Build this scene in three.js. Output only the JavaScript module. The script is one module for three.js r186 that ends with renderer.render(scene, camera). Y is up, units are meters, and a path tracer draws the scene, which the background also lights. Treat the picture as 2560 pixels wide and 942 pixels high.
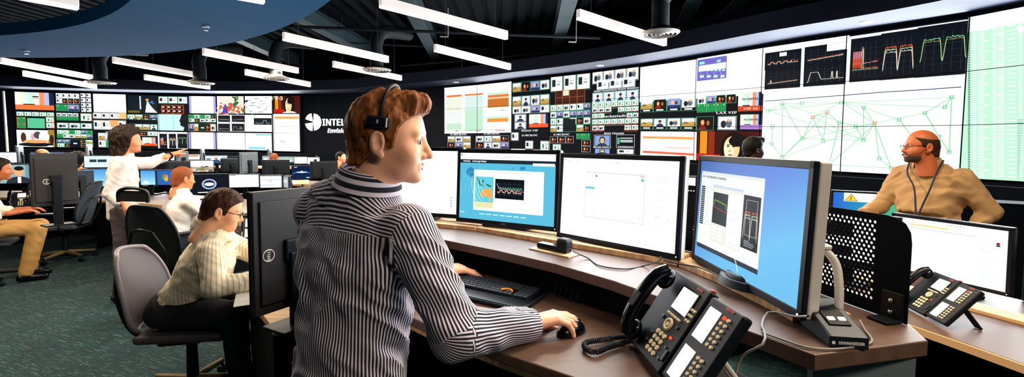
import * as THREE from 'three';
import { RoundedBoxGeometry } from 'three/addons/geometries/RoundedBoxGeometry.js';
import { RectAreaLightUniformsLib } from 'three/addons/lights/RectAreaLightUniformsLib.js';
import { mergeGeometries, mergeVertices } from 'three/addons/utils/BufferGeometryUtils.js';
import { ImprovedNoise } from 'three/addons/math/ImprovedNoise.js';
RectAreaLightUniformsLib.init();

// ---------- camera, exposure ----------
const scene = new THREE.Scene();
scene.background = new THREE.Color(0x000000);
const renderer = new THREE.WebGLRenderer({ antialias: true });
renderer.toneMapping = THREE.LinearToneMapping;
renderer.toneMappingExposure = 1.5;
renderer.shadowMap.enabled = true;
const FOCAL = 1120, PITCH = Math.atan(65 / 1120), ROLL = 0.35 * Math.PI / 180, EYE = 1.6;
const camera = new THREE.PerspectiveCamera(2 * Math.atan(471 / FOCAL) * 180 / Math.PI, 2560 / 942, 0.05, 100);
camera.position.set(0, EYE, 0);
camera.rotation.order = 'YXZ';
camera.rotation.set(-PITCH, 0, ROLL);
camera.setViewOffset(2560, 942, 0, 46, 2560, 942);
camera.updateProjectionMatrix(); camera.updateMatrixWorld(true);

// light levels (nits, warm ceiling tubes; cool screens)
const LAMP_COLOR = new THREE.Color(1.0, 0.82, 0.6), LAMP_LIGHT = 165, LAMP_GLOW = 1.1;
const WALL_GLOW = 0.88, WALL_LIGHT = 12, MONITOR_GLOW = 0.82, MONITOR_LIGHT = 5;

// ---------- helpers ----------
const V = (x, y, z) => new THREE.Vector3(x, y, z);
function ray(px, py) {                       // direction of a photograph pixel, used only to measure where things stand
  const x0 = px - 1280, y0 = py - 425, c = Math.cos(ROLL), s = Math.sin(ROLL);
  const x = c * x0 + s * y0, y = -s * x0 + c * y0, cp = Math.cos(PITCH), sp = Math.sin(PITCH);
  return V(x, cp * -y + sp * -FOCAL, -sp * -y + cp * -FOCAL);
}
const onY = (px, py, y) => { const d = ray(px, py); return d.multiplyScalar((y - EYE) / d.y).add(V(0, EYE, 0)); };
const at = (px, py, z) => { const d = ray(px, py); return d.multiplyScalar(-z / d.z).add(V(0, EYE, 0)); };
const RC = [-8.02, 0.69], RW = 14.8;         // centre of the round room, radius of the video wall
function onWall(px, py, R = RW) {
  const d = ray(px, py), a = d.x * d.x + d.z * d.z, b = 2 * (d.x * -RC[0] + d.z * -RC[1]), c = RC[0] ** 2 + RC[1] ** 2 - R * R;
  const t = (-b + Math.sqrt(b * b - 4 * a * c)) / (2 * a);
  const p = d.multiplyScalar(t).add(V(0, EYE, 0));
  return { p, ang: Math.atan2(p.z - RC[1], p.x - RC[0]) * 180 / Math.PI, y: p.y };
}
const polar = (R, deg, y) => V(RC[0] + R * Math.cos(deg * Math.PI / 180), y, RC[1] + R * Math.sin(deg * Math.PI / 180));
let seed = 7;
const rnd = () => { seed = (seed * 1664525 + 1013904223) % 4294967296; return seed / 4294967296; };
const noise = new ImprovedNoise();
const lerp = (a, b, t) => a + (b - a) * t, clamp = (x, a, b) => Math.min(b, Math.max(a, x));
const sstep = (a, b, x) => { const t = clamp((x - a) / (b - a), 0, 1); return t * t * (3 - 2 * t); };

const used = {};
function numbered(n) { if (!(n in used)) { used[n] = 0; return n; } used[n]++; return n + '_' + String(used[n]).padStart(3, '0'); }
function add(o, parent) { o.traverse((c) => { if (c.isMesh) { c.castShadow = true; c.receiveShadow = true; } }); parent.add(o); return o; }
function mk(name, geo, mat, parent) { const m = new THREE.Mesh(Array.isArray(geo) ? merge(geo) : geo, mat); m.name = name; return add(m, parent); }
function thing(name, label, category, pos = [0, 0, 0], turn = 0, group) {
  const o = new THREE.Group(); o.name = numbered(name); scene.add(o);
  if (pos.isVector3) o.position.copy(pos); else o.position.set(...pos);
  o.rotation.y = turn; o.userData = { label, category };
  if (group) o.userData.group = group;
  return o;
}
function single(name, geo, mat, label, category, group) {
  const m = mk(numbered(name), geo, mat, scene); m.userData = { label, category }; if (group) m.userData.group = group; return m;
}
function struct(name, geo, mat, label, parent = scene) { const m = mk(numbered(name), geo, mat, parent); m.userData.kind = 'structure'; if (label) { m.userData.label = label; m.userData.category = 'room'; } return m; }
function clean(g) {
  if (g.index) g = g.toNonIndexed();
  for (const k of Object.keys(g.attributes)) if (!['position', 'normal', 'uv'].includes(k)) g.deleteAttribute(k);
  if (!g.attributes.normal) g.computeVertexNormals();
  if (!g.attributes.uv) g.setAttribute('uv', new THREE.BufferAttribute(new Float32Array(g.attributes.position.count * 2), 2));
  return g;
}
function merge(list) { const l = list.flat(Infinity); return l.length === 1 ? l[0] : mergeGeometries(l.map(clean), false); }
function put(g, x = 0, y = 0, z = 0, rx = 0, ry = 0, rz = 0) {
  g.applyMatrix4(new THREE.Matrix4().compose(V(x, y, z), new THREE.Quaternion().setFromEuler(new THREE.Euler(rx, ry, rz)), V(1, 1, 1))); return g;
}
const bx = (w, h, d, x, y, z, rx, ry, rz) => put(new THREE.BoxGeometry(w, h, d), x, y, z, rx, ry, rz);
const rb = (w, h, d, r, x, y, z, rx, ry, rz) => put(new RoundedBoxGeometry(w, h, d, 2, Math.min(r, w / 2.01, h / 2.01, d / 2.01)), x, y, z, rx, ry, rz);
const cyl = (r1, r2, h, n, x, y, z, rx, ry, rz) => put(new THREE.CylinderGeometry(r1, r2, h, n), x, y, z, rx, ry, rz);
const sph = (r, x, y, z, n = 12) => put(new THREE.SphereGeometry(r, n, Math.ceil(n * 0.7)), x, y, z);
const arr = (p) => (p.isVector3 ? p : V(...p));
function tube(pts, r, seg = 24, rad = 8, closed = false) { return new THREE.TubeGeometry(new THREE.CatmullRomCurve3(pts.map(arr), closed, 'catmullrom', 0.5), seg, r, rad, closed); }
function rod(a, b, r, n = 8, r2 = r) {
  a = arr(a); b = arr(b); const d = b.clone().sub(a), L = d.length(), g = new THREE.CylinderGeometry(r2, r, L, n);
  g.applyQuaternion(new THREE.Quaternion().setFromUnitVectors(V(0, 1, 0), d.normalize())); g.translate(...a.clone().lerp(b, 0.5).toArray()); return g;
}
const lathe = (pts, n = 24) => new THREE.LatheGeometry(pts.map((p) => new THREE.Vector2(...p)), n);
function slab(outline, y0, y1, bevel = 0.004) {      // a flat board from a plan outline [[x, z], ...]
  const sh = new THREE.Shape(outline.map(([x, z]) => new THREE.Vector2(x, -z)));
  const g = new THREE.ExtrudeGeometry(sh, { depth: y1 - y0 - 2 * bevel, bevelEnabled: bevel > 0, bevelSize: bevel, bevelThickness: bevel, bevelOffset: -bevel, bevelSegments: 2 });
  g.rotateX(-Math.PI / 2); g.translate(0, y0 + bevel, 0);
  const p = g.attributes.position, uv = g.attributes.uv;
  for (let i = 0; i < p.count; i++) uv.setXY(i, p.getX(i) + p.getY(i), p.getZ(i));
  return g;
}
function canvas(w, h, draw) {
  const c = document.createElement('canvas'); c.width = w; c.height = h; const g = c.getContext('2d'); draw(g, w, h);
  const t = new THREE.CanvasTexture(c); t.colorSpace = THREE.SRGBColorSpace; t.magFilter = THREE.LinearFilter; return t;
}
function dataTex(w, h, fn, srgb = true) {
  const d = new Uint8Array(w * h * 4);
  for (let y = 0; y < h; y++) for (let x = 0; x < w; x++) { const c = fn(x, y); const k = (y * w + x) * 4; d[k] = c[0]; d[k + 1] = c[1]; d[k + 2] = c[2]; d[k + 3] = 255; }
  const t = new THREE.DataTexture(d, w, h); t.magFilter = THREE.LinearFilter; t.minFilter = THREE.LinearFilter; t.wrapS = t.wrapT = THREE.RepeatWrapping;
  if (srgb) t.colorSpace = THREE.SRGBColorSpace; t.needsUpdate = true; return t;
}
const std = (color, roughness = 0.6, metalness = 0, extra = {}) => new THREE.MeshStandardMaterial({ color, roughness, metalness, ...extra });
function glowing(tex, k = 1) { return new THREE.MeshPhysicalMaterial({ color: 0x010203, roughness: 0.5, specularIntensity: 0.15, emissive: 0xffffff, emissiveMap: tex, emissiveIntensity: k }); }
function areaLight(color, intensity, w, h, pos, target) { const l = new THREE.RectAreaLight(color, intensity, w, h); l.position.copy(arr(pos)); l.lookAt(arr(target)); l.castShadow = true; scene.add(l); return l; }
// ---------- materials ----------
const dull = (color, roughness, specularIntensity) => new THREE.MeshPhysicalMaterial({ color, roughness, specularIntensity });
const M = {
  black: dull(0x070e19, 0.5, 0.45), blackMatte: dull(0x030912, 0.85, 0.25), blackGloss: dull(0x050910, 0.2, 0.6), navyWall: dull(0x030a18, 0.7, 0.3),
  darkMetal: std(0x1b222b, 0.42, 0.5), silver: std(0xd6d2cf, 0.38, 0.15), chrome: std(0xd8dde2, 0.16, 1), white: std(0xe9e6e4, 0.5), grey: std(0x5b6670, 0.5),
  paper: std(0xf4f1ec, 0.8), cable: std(0x0d1117, 0.5), greyCable: std(0x8b8782, 0.5), gold: std(0xd9c08e, 0.45), red: std(0xc2261c, 0.4),
  beam: std(0x2e424b, 0.75), deck: dull(0x040b12, 0.95, 0.2), duct: std(0x0c1a22, 0.75, 0.1), soffit: std(0x081636, 0.75), ring: std(0x0076c0, 0.85),
  mesh: std(0x161b22, 0.7), chairFrame: std(0x14181e, 0.4, 0.2), chairGrey: std(0x4a4348, 0.55), bronze: std(0x6a5a3c, 0.5, 0.4),
};
M.mesh.side = THREE.DoubleSide;
const woodTex = dataTex(512, 512, (x, y) => {
  const n = noise.noise(x * 0.012, y * 0.16, 3.1) * 0.5 + noise.noise(x * 0.05, y * 0.9, 9.7) * 0.3 + noise.noise(x * 0.3, y * 0.4, 1.2) * 0.2, k = 1 + n * 0.22;
  return [90 * k, 66 * k, 55 * k];
});
woodTex.repeat.set(1.6, 1.6);
M.desk = new THREE.MeshPhysicalMaterial({ map: woodTex, roughness: 0.46, color: 0xffffff });
const oakTex = dataTex(256, 256, (x, y) => { const k = 1 + noise.noise(x * 0.02, y * 0.35, 5.5) * 0.25; return [214 * k > 255 ? 255 : 214 * k, 168 * k, 118 * k]; });
M.oak = new THREE.MeshStandardMaterial({ map: oakTex, roughness: 0.55 });
M.deskEdge = std(0x2a2220, 0.45);
const carpetTex = canvas(2048, 2048, (g, w, h) => {
  g.fillStyle = '#072830'; g.fillRect(0, 0, w, h);
  const cols = ['#061a24', '#0a3a3a', '#225a58', '#6f8a88', '#0b2430', '#04141c', '#30484f', '#105a48'];
  for (let i = 0; i < 15000; i++) {
    g.globalAlpha = 0.35 + rnd() * 0.5; g.fillStyle = cols[Math.floor(rnd() * cols.length)];
    const L = 12 + rnd() * rnd() * 130; if (rnd() < 0.82) g.fillRect(rnd() * w, rnd() * h, L, 2 + rnd() * 4); else g.fillRect(rnd() * w, rnd() * h, 2 + rnd() * 3, L * 0.6);
  }
  g.globalAlpha = 1;
});
carpetTex.wrapS = carpetTex.wrapT = THREE.RepeatWrapping; carpetTex.repeat.set(0.5, 0.5);
M.carpet = new THREE.MeshStandardMaterial({ map: carpetTex, roughness: 0.95 });

// ---------- room shell ----------
function arcBand(R0, R1, a0, a1, y0, y1, n = 64) {    // solid curved band; y0, y1 numbers or functions of the angle
  const f = (v, a) => (typeof v === 'function' ? v(a) : v), pos = [], idx = [];
  for (let i = 0; i <= n; i++) { const a = lerp(a0, a1, i / n); for (const [R, y] of [[R0, f(y0, a)], [R0, f(y1, a)], [R1, f(y1, a)], [R1, f(y0, a)]]) pos.push(...polar(R, a, y).toArray()); }
  const P = [];
  const tri = (a, b, c) => { for (const k of [a, b, c]) P.push(pos[k * 3], pos[k * 3 + 1], pos[k * 3 + 2]); };
  for (let i = 0; i < n; i++) for (let k = 0; k < 4; k++) { const a = i * 4 + k, b = i * 4 + (k + 1) % 4, c = a + 4, d = b + 4; tri(a, c, b); tri(b, c, d); }
  tri(0, 1, 2); tri(0, 2, 3); const e = n * 4; tri(e, e + 2, e + 1); tri(e, e + 3, e + 2);
  const g = new THREE.BufferGeometry(); g.setAttribute('position', new THREE.Float32BufferAttribute(P, 3)); g.computeVertexNormals(); return clean(g);
}
const floorGeo = bx(32, 0.1, 24, -7, -0.05, -5);
{ const p = floorGeo.attributes.position, uv = floorGeo.attributes.uv; for (let i = 0; i < p.count; i++) uv.setXY(i, p.getX(i) * 0.94 + p.getZ(i) * 0.34, p.getZ(i) * 0.94 - p.getX(i) * 0.34); }
struct('floor', floorGeo, M.carpet, 'dark teal carpet flecked with short grey and green dashes');
const deckShape = []; for (let x = -23; x < 9; x += 0.3) deckShape.push([x, 4.3], [x + 0.15, 4.3], [x + 0.18, 4.36], [x + 0.27, 4.36]);
deckShape.push([9, 4.3], [9, 4.5], [-23, 4.5]);
{ const g = new THREE.ExtrudeGeometry(new THREE.Shape(deckShape.map((p) => new THREE.Vector2(...p))), { depth: 24, bevelEnabled: false }); g.translate(0, 0, -17); struct('ceiling', g, M.deck, 'dark corrugated metal roof deck high above the lamps'); }
struct('wall_back', arcBand(14.88, 15.1, -160, 21, 0, 4.35, 96), M.navyWall, 'curved black wall that carries the video screens');
struct('wall_rear', bx(28, 4.35, 0.2, -8, 2.17, 6), M.navyWall, 'dark plain wall behind the viewer');
struct('wall_left', bx(0.2, 4.35, 10.6, -21.9, 2.17, 0.8), M.navyWall, 'dark plain wall at the far side');

// the screens' upper and lower edges along the wall (angle in degrees about the room's centre)
const topAt = (a) => (a < -75 ? lerp(3.01, 3.06, (a + 114.3) / 30) : lerp(3.12, 3.24, clamp((a + 75) / 20, 0, 1)) - 0.1 * sstep(-34, -23, a));
const botAt = (a) => (a < -75 ? lerp(1.43, 1.31, (a + 114.3) / 30) : 1.36 - 0.14 * sstep(-46, -28, a));
struct('trim', arcBand(13.95, 14.88, -135, -4, (a) => topAt(a) + 0.06, (a) => topAt(a) + 0.34, 90), M.soffit, 'blue curved soffit above the video wall');
struct('trim', arcBand(14.62, 14.88, -135, -4, 0.02, (a) => botAt(a) - 0.06, 90), M.blackMatte, 'black ledge cabinet under the video wall');
struct('ceiling_ring', arcBand(6.68, 8.05, -175, 40, 2.95, 3.1, 110), M.ring, 'broad blue curved ceiling ring');

// ---------- linear ceiling lamps ----------
const lampSideGlow = new THREE.MeshStandardMaterial({ color: 0xd8cfca, roughness: 0.5, emissive: new THREE.Color(0.36, 0.325, 0.31), emissiveIntensity: 1 });  // housing sides given a faint glow in place of light falling on them
const lampFace = new THREE.MeshStandardMaterial({ color: 0xffffff, roughness: 0.5, emissive: LAMP_COLOR, emissiveIntensity: LAMP_GLOW });
function lamp(A, B, label) {
  const mid = A.clone().lerp(B, 0.5), L = A.distanceTo(B), turn = Math.atan2(-(B.z - A.z), B.x - A.x);
  const t = thing('linear_lamp', label, 'lamp', mid, turn, 'linear ceiling lamps in radial rows');
  mk('housing', [rb(L, 0.105, 0.062, 0.006, 0, 0.065, 0)], lampSideGlow, t);
  mk('diffuser', [rb(L - 0.004, 0.03, 0.07, 0.012, 0, 0.0, 0)], lampFace, t);
  if (mid.y > 2.84) for (const s of [-0.38, 0.38]) mk('suspension_wire', rod([s * L, 0.11, 0], [s * L, 4.27 - mid.y, 0], 0.003, 5), M.grey, t);
  areaLight(LAMP_COLOR, LAMP_LIGHT, L, 0.06, mid.clone().add(V(0, -0.025, 0)), mid.clone().add(V(0, -2, 0))).rotation.z = 0;
  const l = scene.children[scene.children.length - 1]; l.rotation.set(-Math.PI / 2, 0, turn);
}
const LY = 3.2, LP = [
  [[0, 157], [240, 200]], [[60, 189], [240, 221]], [[283, 156], [512, 196]], [[362, 198], [524, 222]], [[508, 136], [745, 182]], [[614, 186], [775, 216]],
  [[708, 99], [970, 155]], [[833, 166], [1003, 200]], [[950, 16], [1267, 97]], [[1087, 127], [1275, 173]], [[1445, 46], [1663, 113]]];
const lampLabels = ['outermost lamp of the inner row beside the blue ring', 'outermost lamp of the outer row above the colour bar screen', 'second lamp of the inner row past the blue ring edge', 'lamp above the bride picture on the video wall', 'inner row lamp ending above the white screens', 'outer row lamp above the woman picture', 'inner row lamp crossing a grey joist beside the blue ring', 'outer row lamp above the company sign', 'long lamp hanging over the standing man in headset', 'outer row lamp above the orange table screen', 'lamp with the large round diffuser at its end'];
LP.forEach(([a, b], i) => lamp(onY(...a, [1, 3, 5].includes(i) ? 3.06 : LY), onY(...b, [1, 3, 5].includes(i) ? 3.06 : LY), 'white linear ' + lampLabels[i]));
// the same radial rows go on overhead and inside the ring
const rl = (r0, r1, deg, y, label) => lamp(polar(r0, deg, y), polar(r1, deg, y), label);
{ const e = onY(197, 22, 2.85); const d = V(0.57, 0, -0.82); lamp(e.clone().addScaledVector(d, -2.2), e, 'white linear lamp hanging inside the opening of the blue ring'); }
{ const e = onY(662, 6, 2.82); const d = V(e.x - RC[0], 0, e.z - RC[1]).normalize(); lamp(e.clone().addScaledVector(d, -1.1), e, 'short white lamp fixed under the blue ring'); }
[[-28.5, 'in front of the headset man'], [-13.5, 'right over the front console phone'], [1.5, 'behind the viewer']].forEach(([a, l]) => rl(8.85, 11.05, a, LY, 'overhead linear lamp of the inner row ' + l));

// ---------- ceiling services ----------
function ceilBox(A, B, w, h, mat, name, label, cat) {
  const mid = A.clone().lerp(B, 0.5), d = B.clone().sub(A), turn = Math.atan2(-d.z, d.x), L = Math.hypot(d.x, d.z);
  const t = thing(name, label, cat, mid, turn); return [t, L];
}
[[[985, -60], [1105, 178], 3.95, 'pale steel joist running out from over the standing man'], [[1440, -60], [1385, 150], 3.95, 'wide steel joist beside the lamp with the round diffuser'], [[560, 85], [830, 205], 3.95, 'steel joist passing behind the inner row lamps'], [[1760, -40], [1700, 70], 4.0, 'dim steel joist past the round diffuser'], [[1900, -40], [1800, 50], 4.0, 'dim steel joist near the blue soffit'], [[300, 150], [520, 212], 3.98, 'far steel joist over the bride picture'], [[730, 40], [1020, 190], 3.98, 'steel joist crossing behind the long lamp']].forEach(([a, b, y, lab]) => {
  const [t, L] = ceilBox(onY(...a, y), onY(...b, y), 0, 0, null, 'ceiling_joist', lab, 'joist');
  mk('bottom_flange', bx(L, 0.02, 0.26, 0, 0, 0), M.beam, t); mk('web', bx(L, 0.3, 0.03, 0, 0.16, 0), M.beam, t); mk('top_flange', bx(L, 0.02, 0.26, 0, 0.32, 0), M.beam, t);
});
[[[560, 60], [1500, 95], 3.7, 0.03], [[700, 100], [1380, 130], 4.0, 0.025], [[1000, 165], [1420, 128], 3.7, 0.02], [[100, 205], [700, 225], 3.6, 0.02]].forEach(([a, b, y, r], i) => single('ceiling_pipe', rod(onY(...a, y), onY(...b, y), r), M.duct, ['dark pipe crossing above the long lamp', 'thin dark pipe crossing above the inner row of lamps', 'thin dark pipe ending near the wide joist', 'thin dark pipe above the far lamps'][i], 'pipe'));
function diffuser(p, r, label, duct) {
  const t = thing('round_diffuser', label, 'air diffuser', p, 0, 'round ceiling air diffusers');
  for (let k = 0; k < 4; k++) { const R = r * (1 - k * 0.24); mk('ring', lathe([[R * 0.84, 0.0], [R, 0.03], [R, 0.036], [R * 0.84, 0.008], [R * 0.84, 0.0]], 28), M.silver, t); }
  mk('core', sph(r * 0.1, 0, 0.02, 0, 10), M.silver, t); mk('throat', lathe([[r * 0.95, 0.042], [r * 0.5, 0.1], [r * 0.45, 0.12]], 24), M.deckDark ??= std(0x070d14, 0.9, 0, { side: THREE.DoubleSide }), t);
  mk('neck', cyl(r * 0.45, r * 0.45, 0.3, 20, 0, 0.26, 0), M.duct, t);
  if (duct) mk('duct', tube(duct, r * 0.45, 20, 14), M.duct, t); else mk('duct', tube([[0, 0.3, 0], [0, 0.6, 0], [0.1, 0.85, -0.2], [0.5, 0.95, -0.8]], r * 0.45, 16, 12), M.duct, t);
}
diffuser(onY(1650, 88, 3.1), 0.26, 'large round air diffuser at the end of a lamp', [[0, 0.3, 0], [0.02, 0.5, 0], [0.25, 0.72, 0.25], [0.9, 0.8, 0.9]]);
diffuser(onY(942, 178, 3.1), 0.3, 'round air diffuser above the company sign lamp');
diffuser(onY(690, 199, 2.98), 0.28, 'round air diffuser above the woman picture');
diffuser(onY(500, 210, 2.98), 0.3, 'round air diffuser above the white screens');
diffuser(onY(252, 209, 3.0), 0.3, 'round air diffuser between the far lamps');
[[515, 66], [66, 127]].forEach(([x, y], i) => {
  const p = onY(x, y, 2.95), t = thing('fire_sprinkler', ['small sprinkler head on the blue ring near its outer edge', 'small sprinkler head on the blue ring beside the far lamps'][i], 'sprinkler', p);
  mk('escutcheon', cyl(0.035, 0.04, 0.012, 14, 0, -0.006, 0), M.white, t); mk('frame', [rod([-0.012, -0.012, 0], [-0.012, -0.045, 0], 0.004), rod([0.012, -0.012, 0], [0.012, -0.045, 0], 0.004)], M.chrome, t); mk('deflector', cyl(0.024, 0.024, 0.003, 12, 0, -0.047, 0), M.chrome, t);
});
[[2165, 90], [1500, 172], [1140, 208]].forEach(([x, y], i) => { const w = onWall(x, y, 14.4), a = w.ang, p = polar(14.4, a, topAt(a) + 0.058); single('recessed_downlight', put(lathe([[0.0, 0.0], [0.05, 0.0], [0.075, -0.006], [0.08, 0.0]], 20), ...p.toArray()), M.white, 'small round fitting in the blue soffit ' + ['above the spectrum graphs', 'above the small picture tiles', 'above the orange table screen'][i], 'downlight'); });
[[1120, 92], [1440, 105], [1155, 180]].forEach(([x, y], i) => { const p = onY(x, y, 3.5), t = thing('ceiling_hook', 'small pale bracket hanging ' + ['below the long lamp', 'beside the wide joist', 'over the soffit edge'][i], 'bracket', p); mk('drop', rod([0, 0, 0], [0, 0.5, 0], 0.008), M.silver, t); mk('arm', rod([0, 0, 0], [-0.14, 0, 0.02], 0.012), M.silver, t); });
{ const a = at(8, 228, 12.6), b = at(20, 400, 12.4); single('conduit_pole', rod(b, a, 0.03, 10), M.silver, 'thin pale vertical pole at the end of the video wall', 'pole'); }
// ---------- pictures shown on the video wall ----------
const pick = (a) => a[Math.floor(rnd() * a.length)];
function portrait(g, x, y, w, h, skin = '#e8b48c', hair = '#1c1412', bg = '#3a1a10', shirt = '#c9c2bd') {   // a plain head and shoulders
  g.save(); g.beginPath(); g.rect(x, y, w, h); g.clip(); g.fillStyle = bg; g.fillRect(x, y, w, h);
  const E = (cx, cy, rx, ry, c) => { g.fillStyle = c; g.beginPath(); g.ellipse(x + cx * w, y + cy * h, rx * w, ry * h, 0, 0, 7); g.fill(); };
  E(0.5, 1.15, 0.36, 0.42, shirt); E(0.5, 0.45, 0.2, 0.36, hair); E(0.5, 0.5, 0.14, 0.27, skin); E(0.44, 0.46, 0.025, 0.03, '#2a1510'); E(0.56, 0.46, 0.025, 0.03, '#2a1510'); E(0.5, 0.64, 0.05, 0.025, '#a5483a');
  g.restore();
}
function womanPicture(g, x, y, w, h) {
  g.save(); g.beginPath(); g.rect(x, y, w, h); g.clip(); g.fillStyle = '#3a1208'; g.fillRect(x, y, w, h);
  const E = (cx, cy, rx, ry, c, r = 0) => { g.fillStyle = c; g.beginPath(); g.ellipse(x + cx * w, y + cy * h, rx * w, ry * h, r, 0, 7); g.fill(); };
  g.fillStyle = '#d98a14'; g.fillRect(x + w * 0.06, y, w * 0.12, h * 0.8); g.fillStyle = '#8a2a0c'; g.fillRect(x + w * 0.2, y, w * 0.1, h); g.fillStyle = '#b3170f'; g.fillRect(x, y + h * 0.78, w * 0.4, h * 0.22); g.fillStyle = '#4a0f10'; g.fillRect(x + w * 0.85, y, w * 0.15, h);
  E(0.6, 0.62, 0.2, 0.6, '#120b0a'); E(0.6, 1.18, 0.34, 0.3, '#e6ded8'); E(0.57, 0.55, 0.12, 0.38, '#f0c391'); E(0.53, 0.62, 0.075, 0.3, '#fbe0b8'); E(0.66, 0.3, 0.13, 0.2, '#120b0a', 0.5);
  E(0.515, 0.49, 0.02, 0.025, '#2a1208'); E(0.6, 0.49, 0.022, 0.025, '#2a1208'); E(0.545, 0.64, 0.022, 0.03, '#d39a6c'); E(0.55, 0.77, 0.035, 0.025, '#b4483c'); E(0.52, 0.44, 0.03, 0.012, '#1c0d08'); E(0.6, 0.435, 0.034, 0.012, '#1c0d08');
  g.restore();
}
function bars(g, x, y, w, h, text, foot = '#e2572c') {
  ['#f4f2ee', '#f3f0c8', '#c4ece8', '#bfe6c4', '#f3d3e6', '#ef8d4e', '#a9b4e4', '#1c2438'].forEach((c, i) => { g.fillStyle = c; g.fillRect(x + w * i / 8, y, w / 8 + 1, h * 0.72); });
  g.fillStyle = foot; g.fillRect(x, y + h * 0.72, w, h * 0.28); g.fillStyle = '#10141c'; g.fillRect(x + w * 0.2, y + h * 0.67, w * 0.3, h * 0.05);
  if (text) { g.fillStyle = '#0c0f16'; g.font = `bold ${h * 0.17}px sans-serif`; g.textAlign = 'center'; g.fillText(text, x + w * 0.52, y + h * 0.42, w * 0.7); g.textAlign = 'left'; }
}
function thumb(g, x, y, w, h, kind) {
  g.save(); g.beginPath(); g.rect(x, y, w, h); g.clip();
  const k = kind ?? Math.floor(rnd() * 8), E = (cx, cy, rx, ry, c) => { g.fillStyle = c; g.beginPath(); g.ellipse(x + cx * w, y + cy * h, rx * w, ry * h, 0, 0, 7); g.fill(); }, B = (a, b, c, d, col) => { g.fillStyle = col; g.fillRect(x + a * w, y + b * h, c * w, d * h); };
  if (k === 0) { B(0, 0, 1, 1, '#cfd9e4'); E(0.5, 0.45, 0.12, 0.2, '#d99a74'); E(0.5, 0.32, 0.13, 0.14, '#271a15'); E(0.5, 1, 0.3, 0.38, '#2b3150'); }
  else if (k === 1) { B(0, 0, 1, 0.5, '#dfe9ef'); B(0, 0.5, 1, 0.5, '#b7924e'); E(0.3, 0.55, 0.2, 0.12, '#7d6a36'); E(0.75, 0.5, 0.2, 0.14, '#c7a768'); }
  else if (k === 2) { B(0, 0, 1, 1, '#16110f'); E(0.35, 0.45, 0.12, 0.22, '#e7a06c'); E(0.7, 0.5, 0.1, 0.2, '#b6623a'); E(0.35, 1, 0.25, 0.35, '#8c1f18'); }
  else if (k === 3) { B(0, 0, 1, 1, '#f2f4f2'); B(0.1, 0.2, 0.3, 0.5, '#1c2430'); B(0.5, 0.3, 0.35, 0.12, '#b8c2c4'); B(0.5, 0.5, 0.3, 0.12, '#8f9da4'); }
  else if (k === 4) { B(0, 0, 1, 1, '#8a94c8'); E(0.4, 0.4, 0.13, 0.2, '#e9b58f'); E(0.7, 0.45, 0.11, 0.18, '#4a3226'); B(0, 0.7, 1, 0.3, '#26305c'); }
  else if (k === 5) { B(0, 0, 1, 1, '#1f8a4c'); B(0.08, 0.12, 0.1, 0.16, '#e7e3a0'); B(0.8, 0.12, 0.1, 0.16, '#e7e3a0'); }
  else if (k === 6) { B(0, 0, 1, 1, '#e8eef0'); E(0.3, 0.6, 0.16, 0.28, '#22252c'); E(0.62, 0.55, 0.18, 0.3, '#5a6470'); E(0.62, 0.3, 0.09, 0.14, '#e0a884'); }
  else { B(0, 0, 1, 1, '#d8efe0'); B(0.2, 0.3, 0.18, 0.5, '#2f6c50'); B(0.55, 0.2, 0.3, 0.35, '#a7c6b4'); B(0.6, 0.65, 0.2, 0.2, '#c24a34'); }
  g.restore();
}
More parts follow.
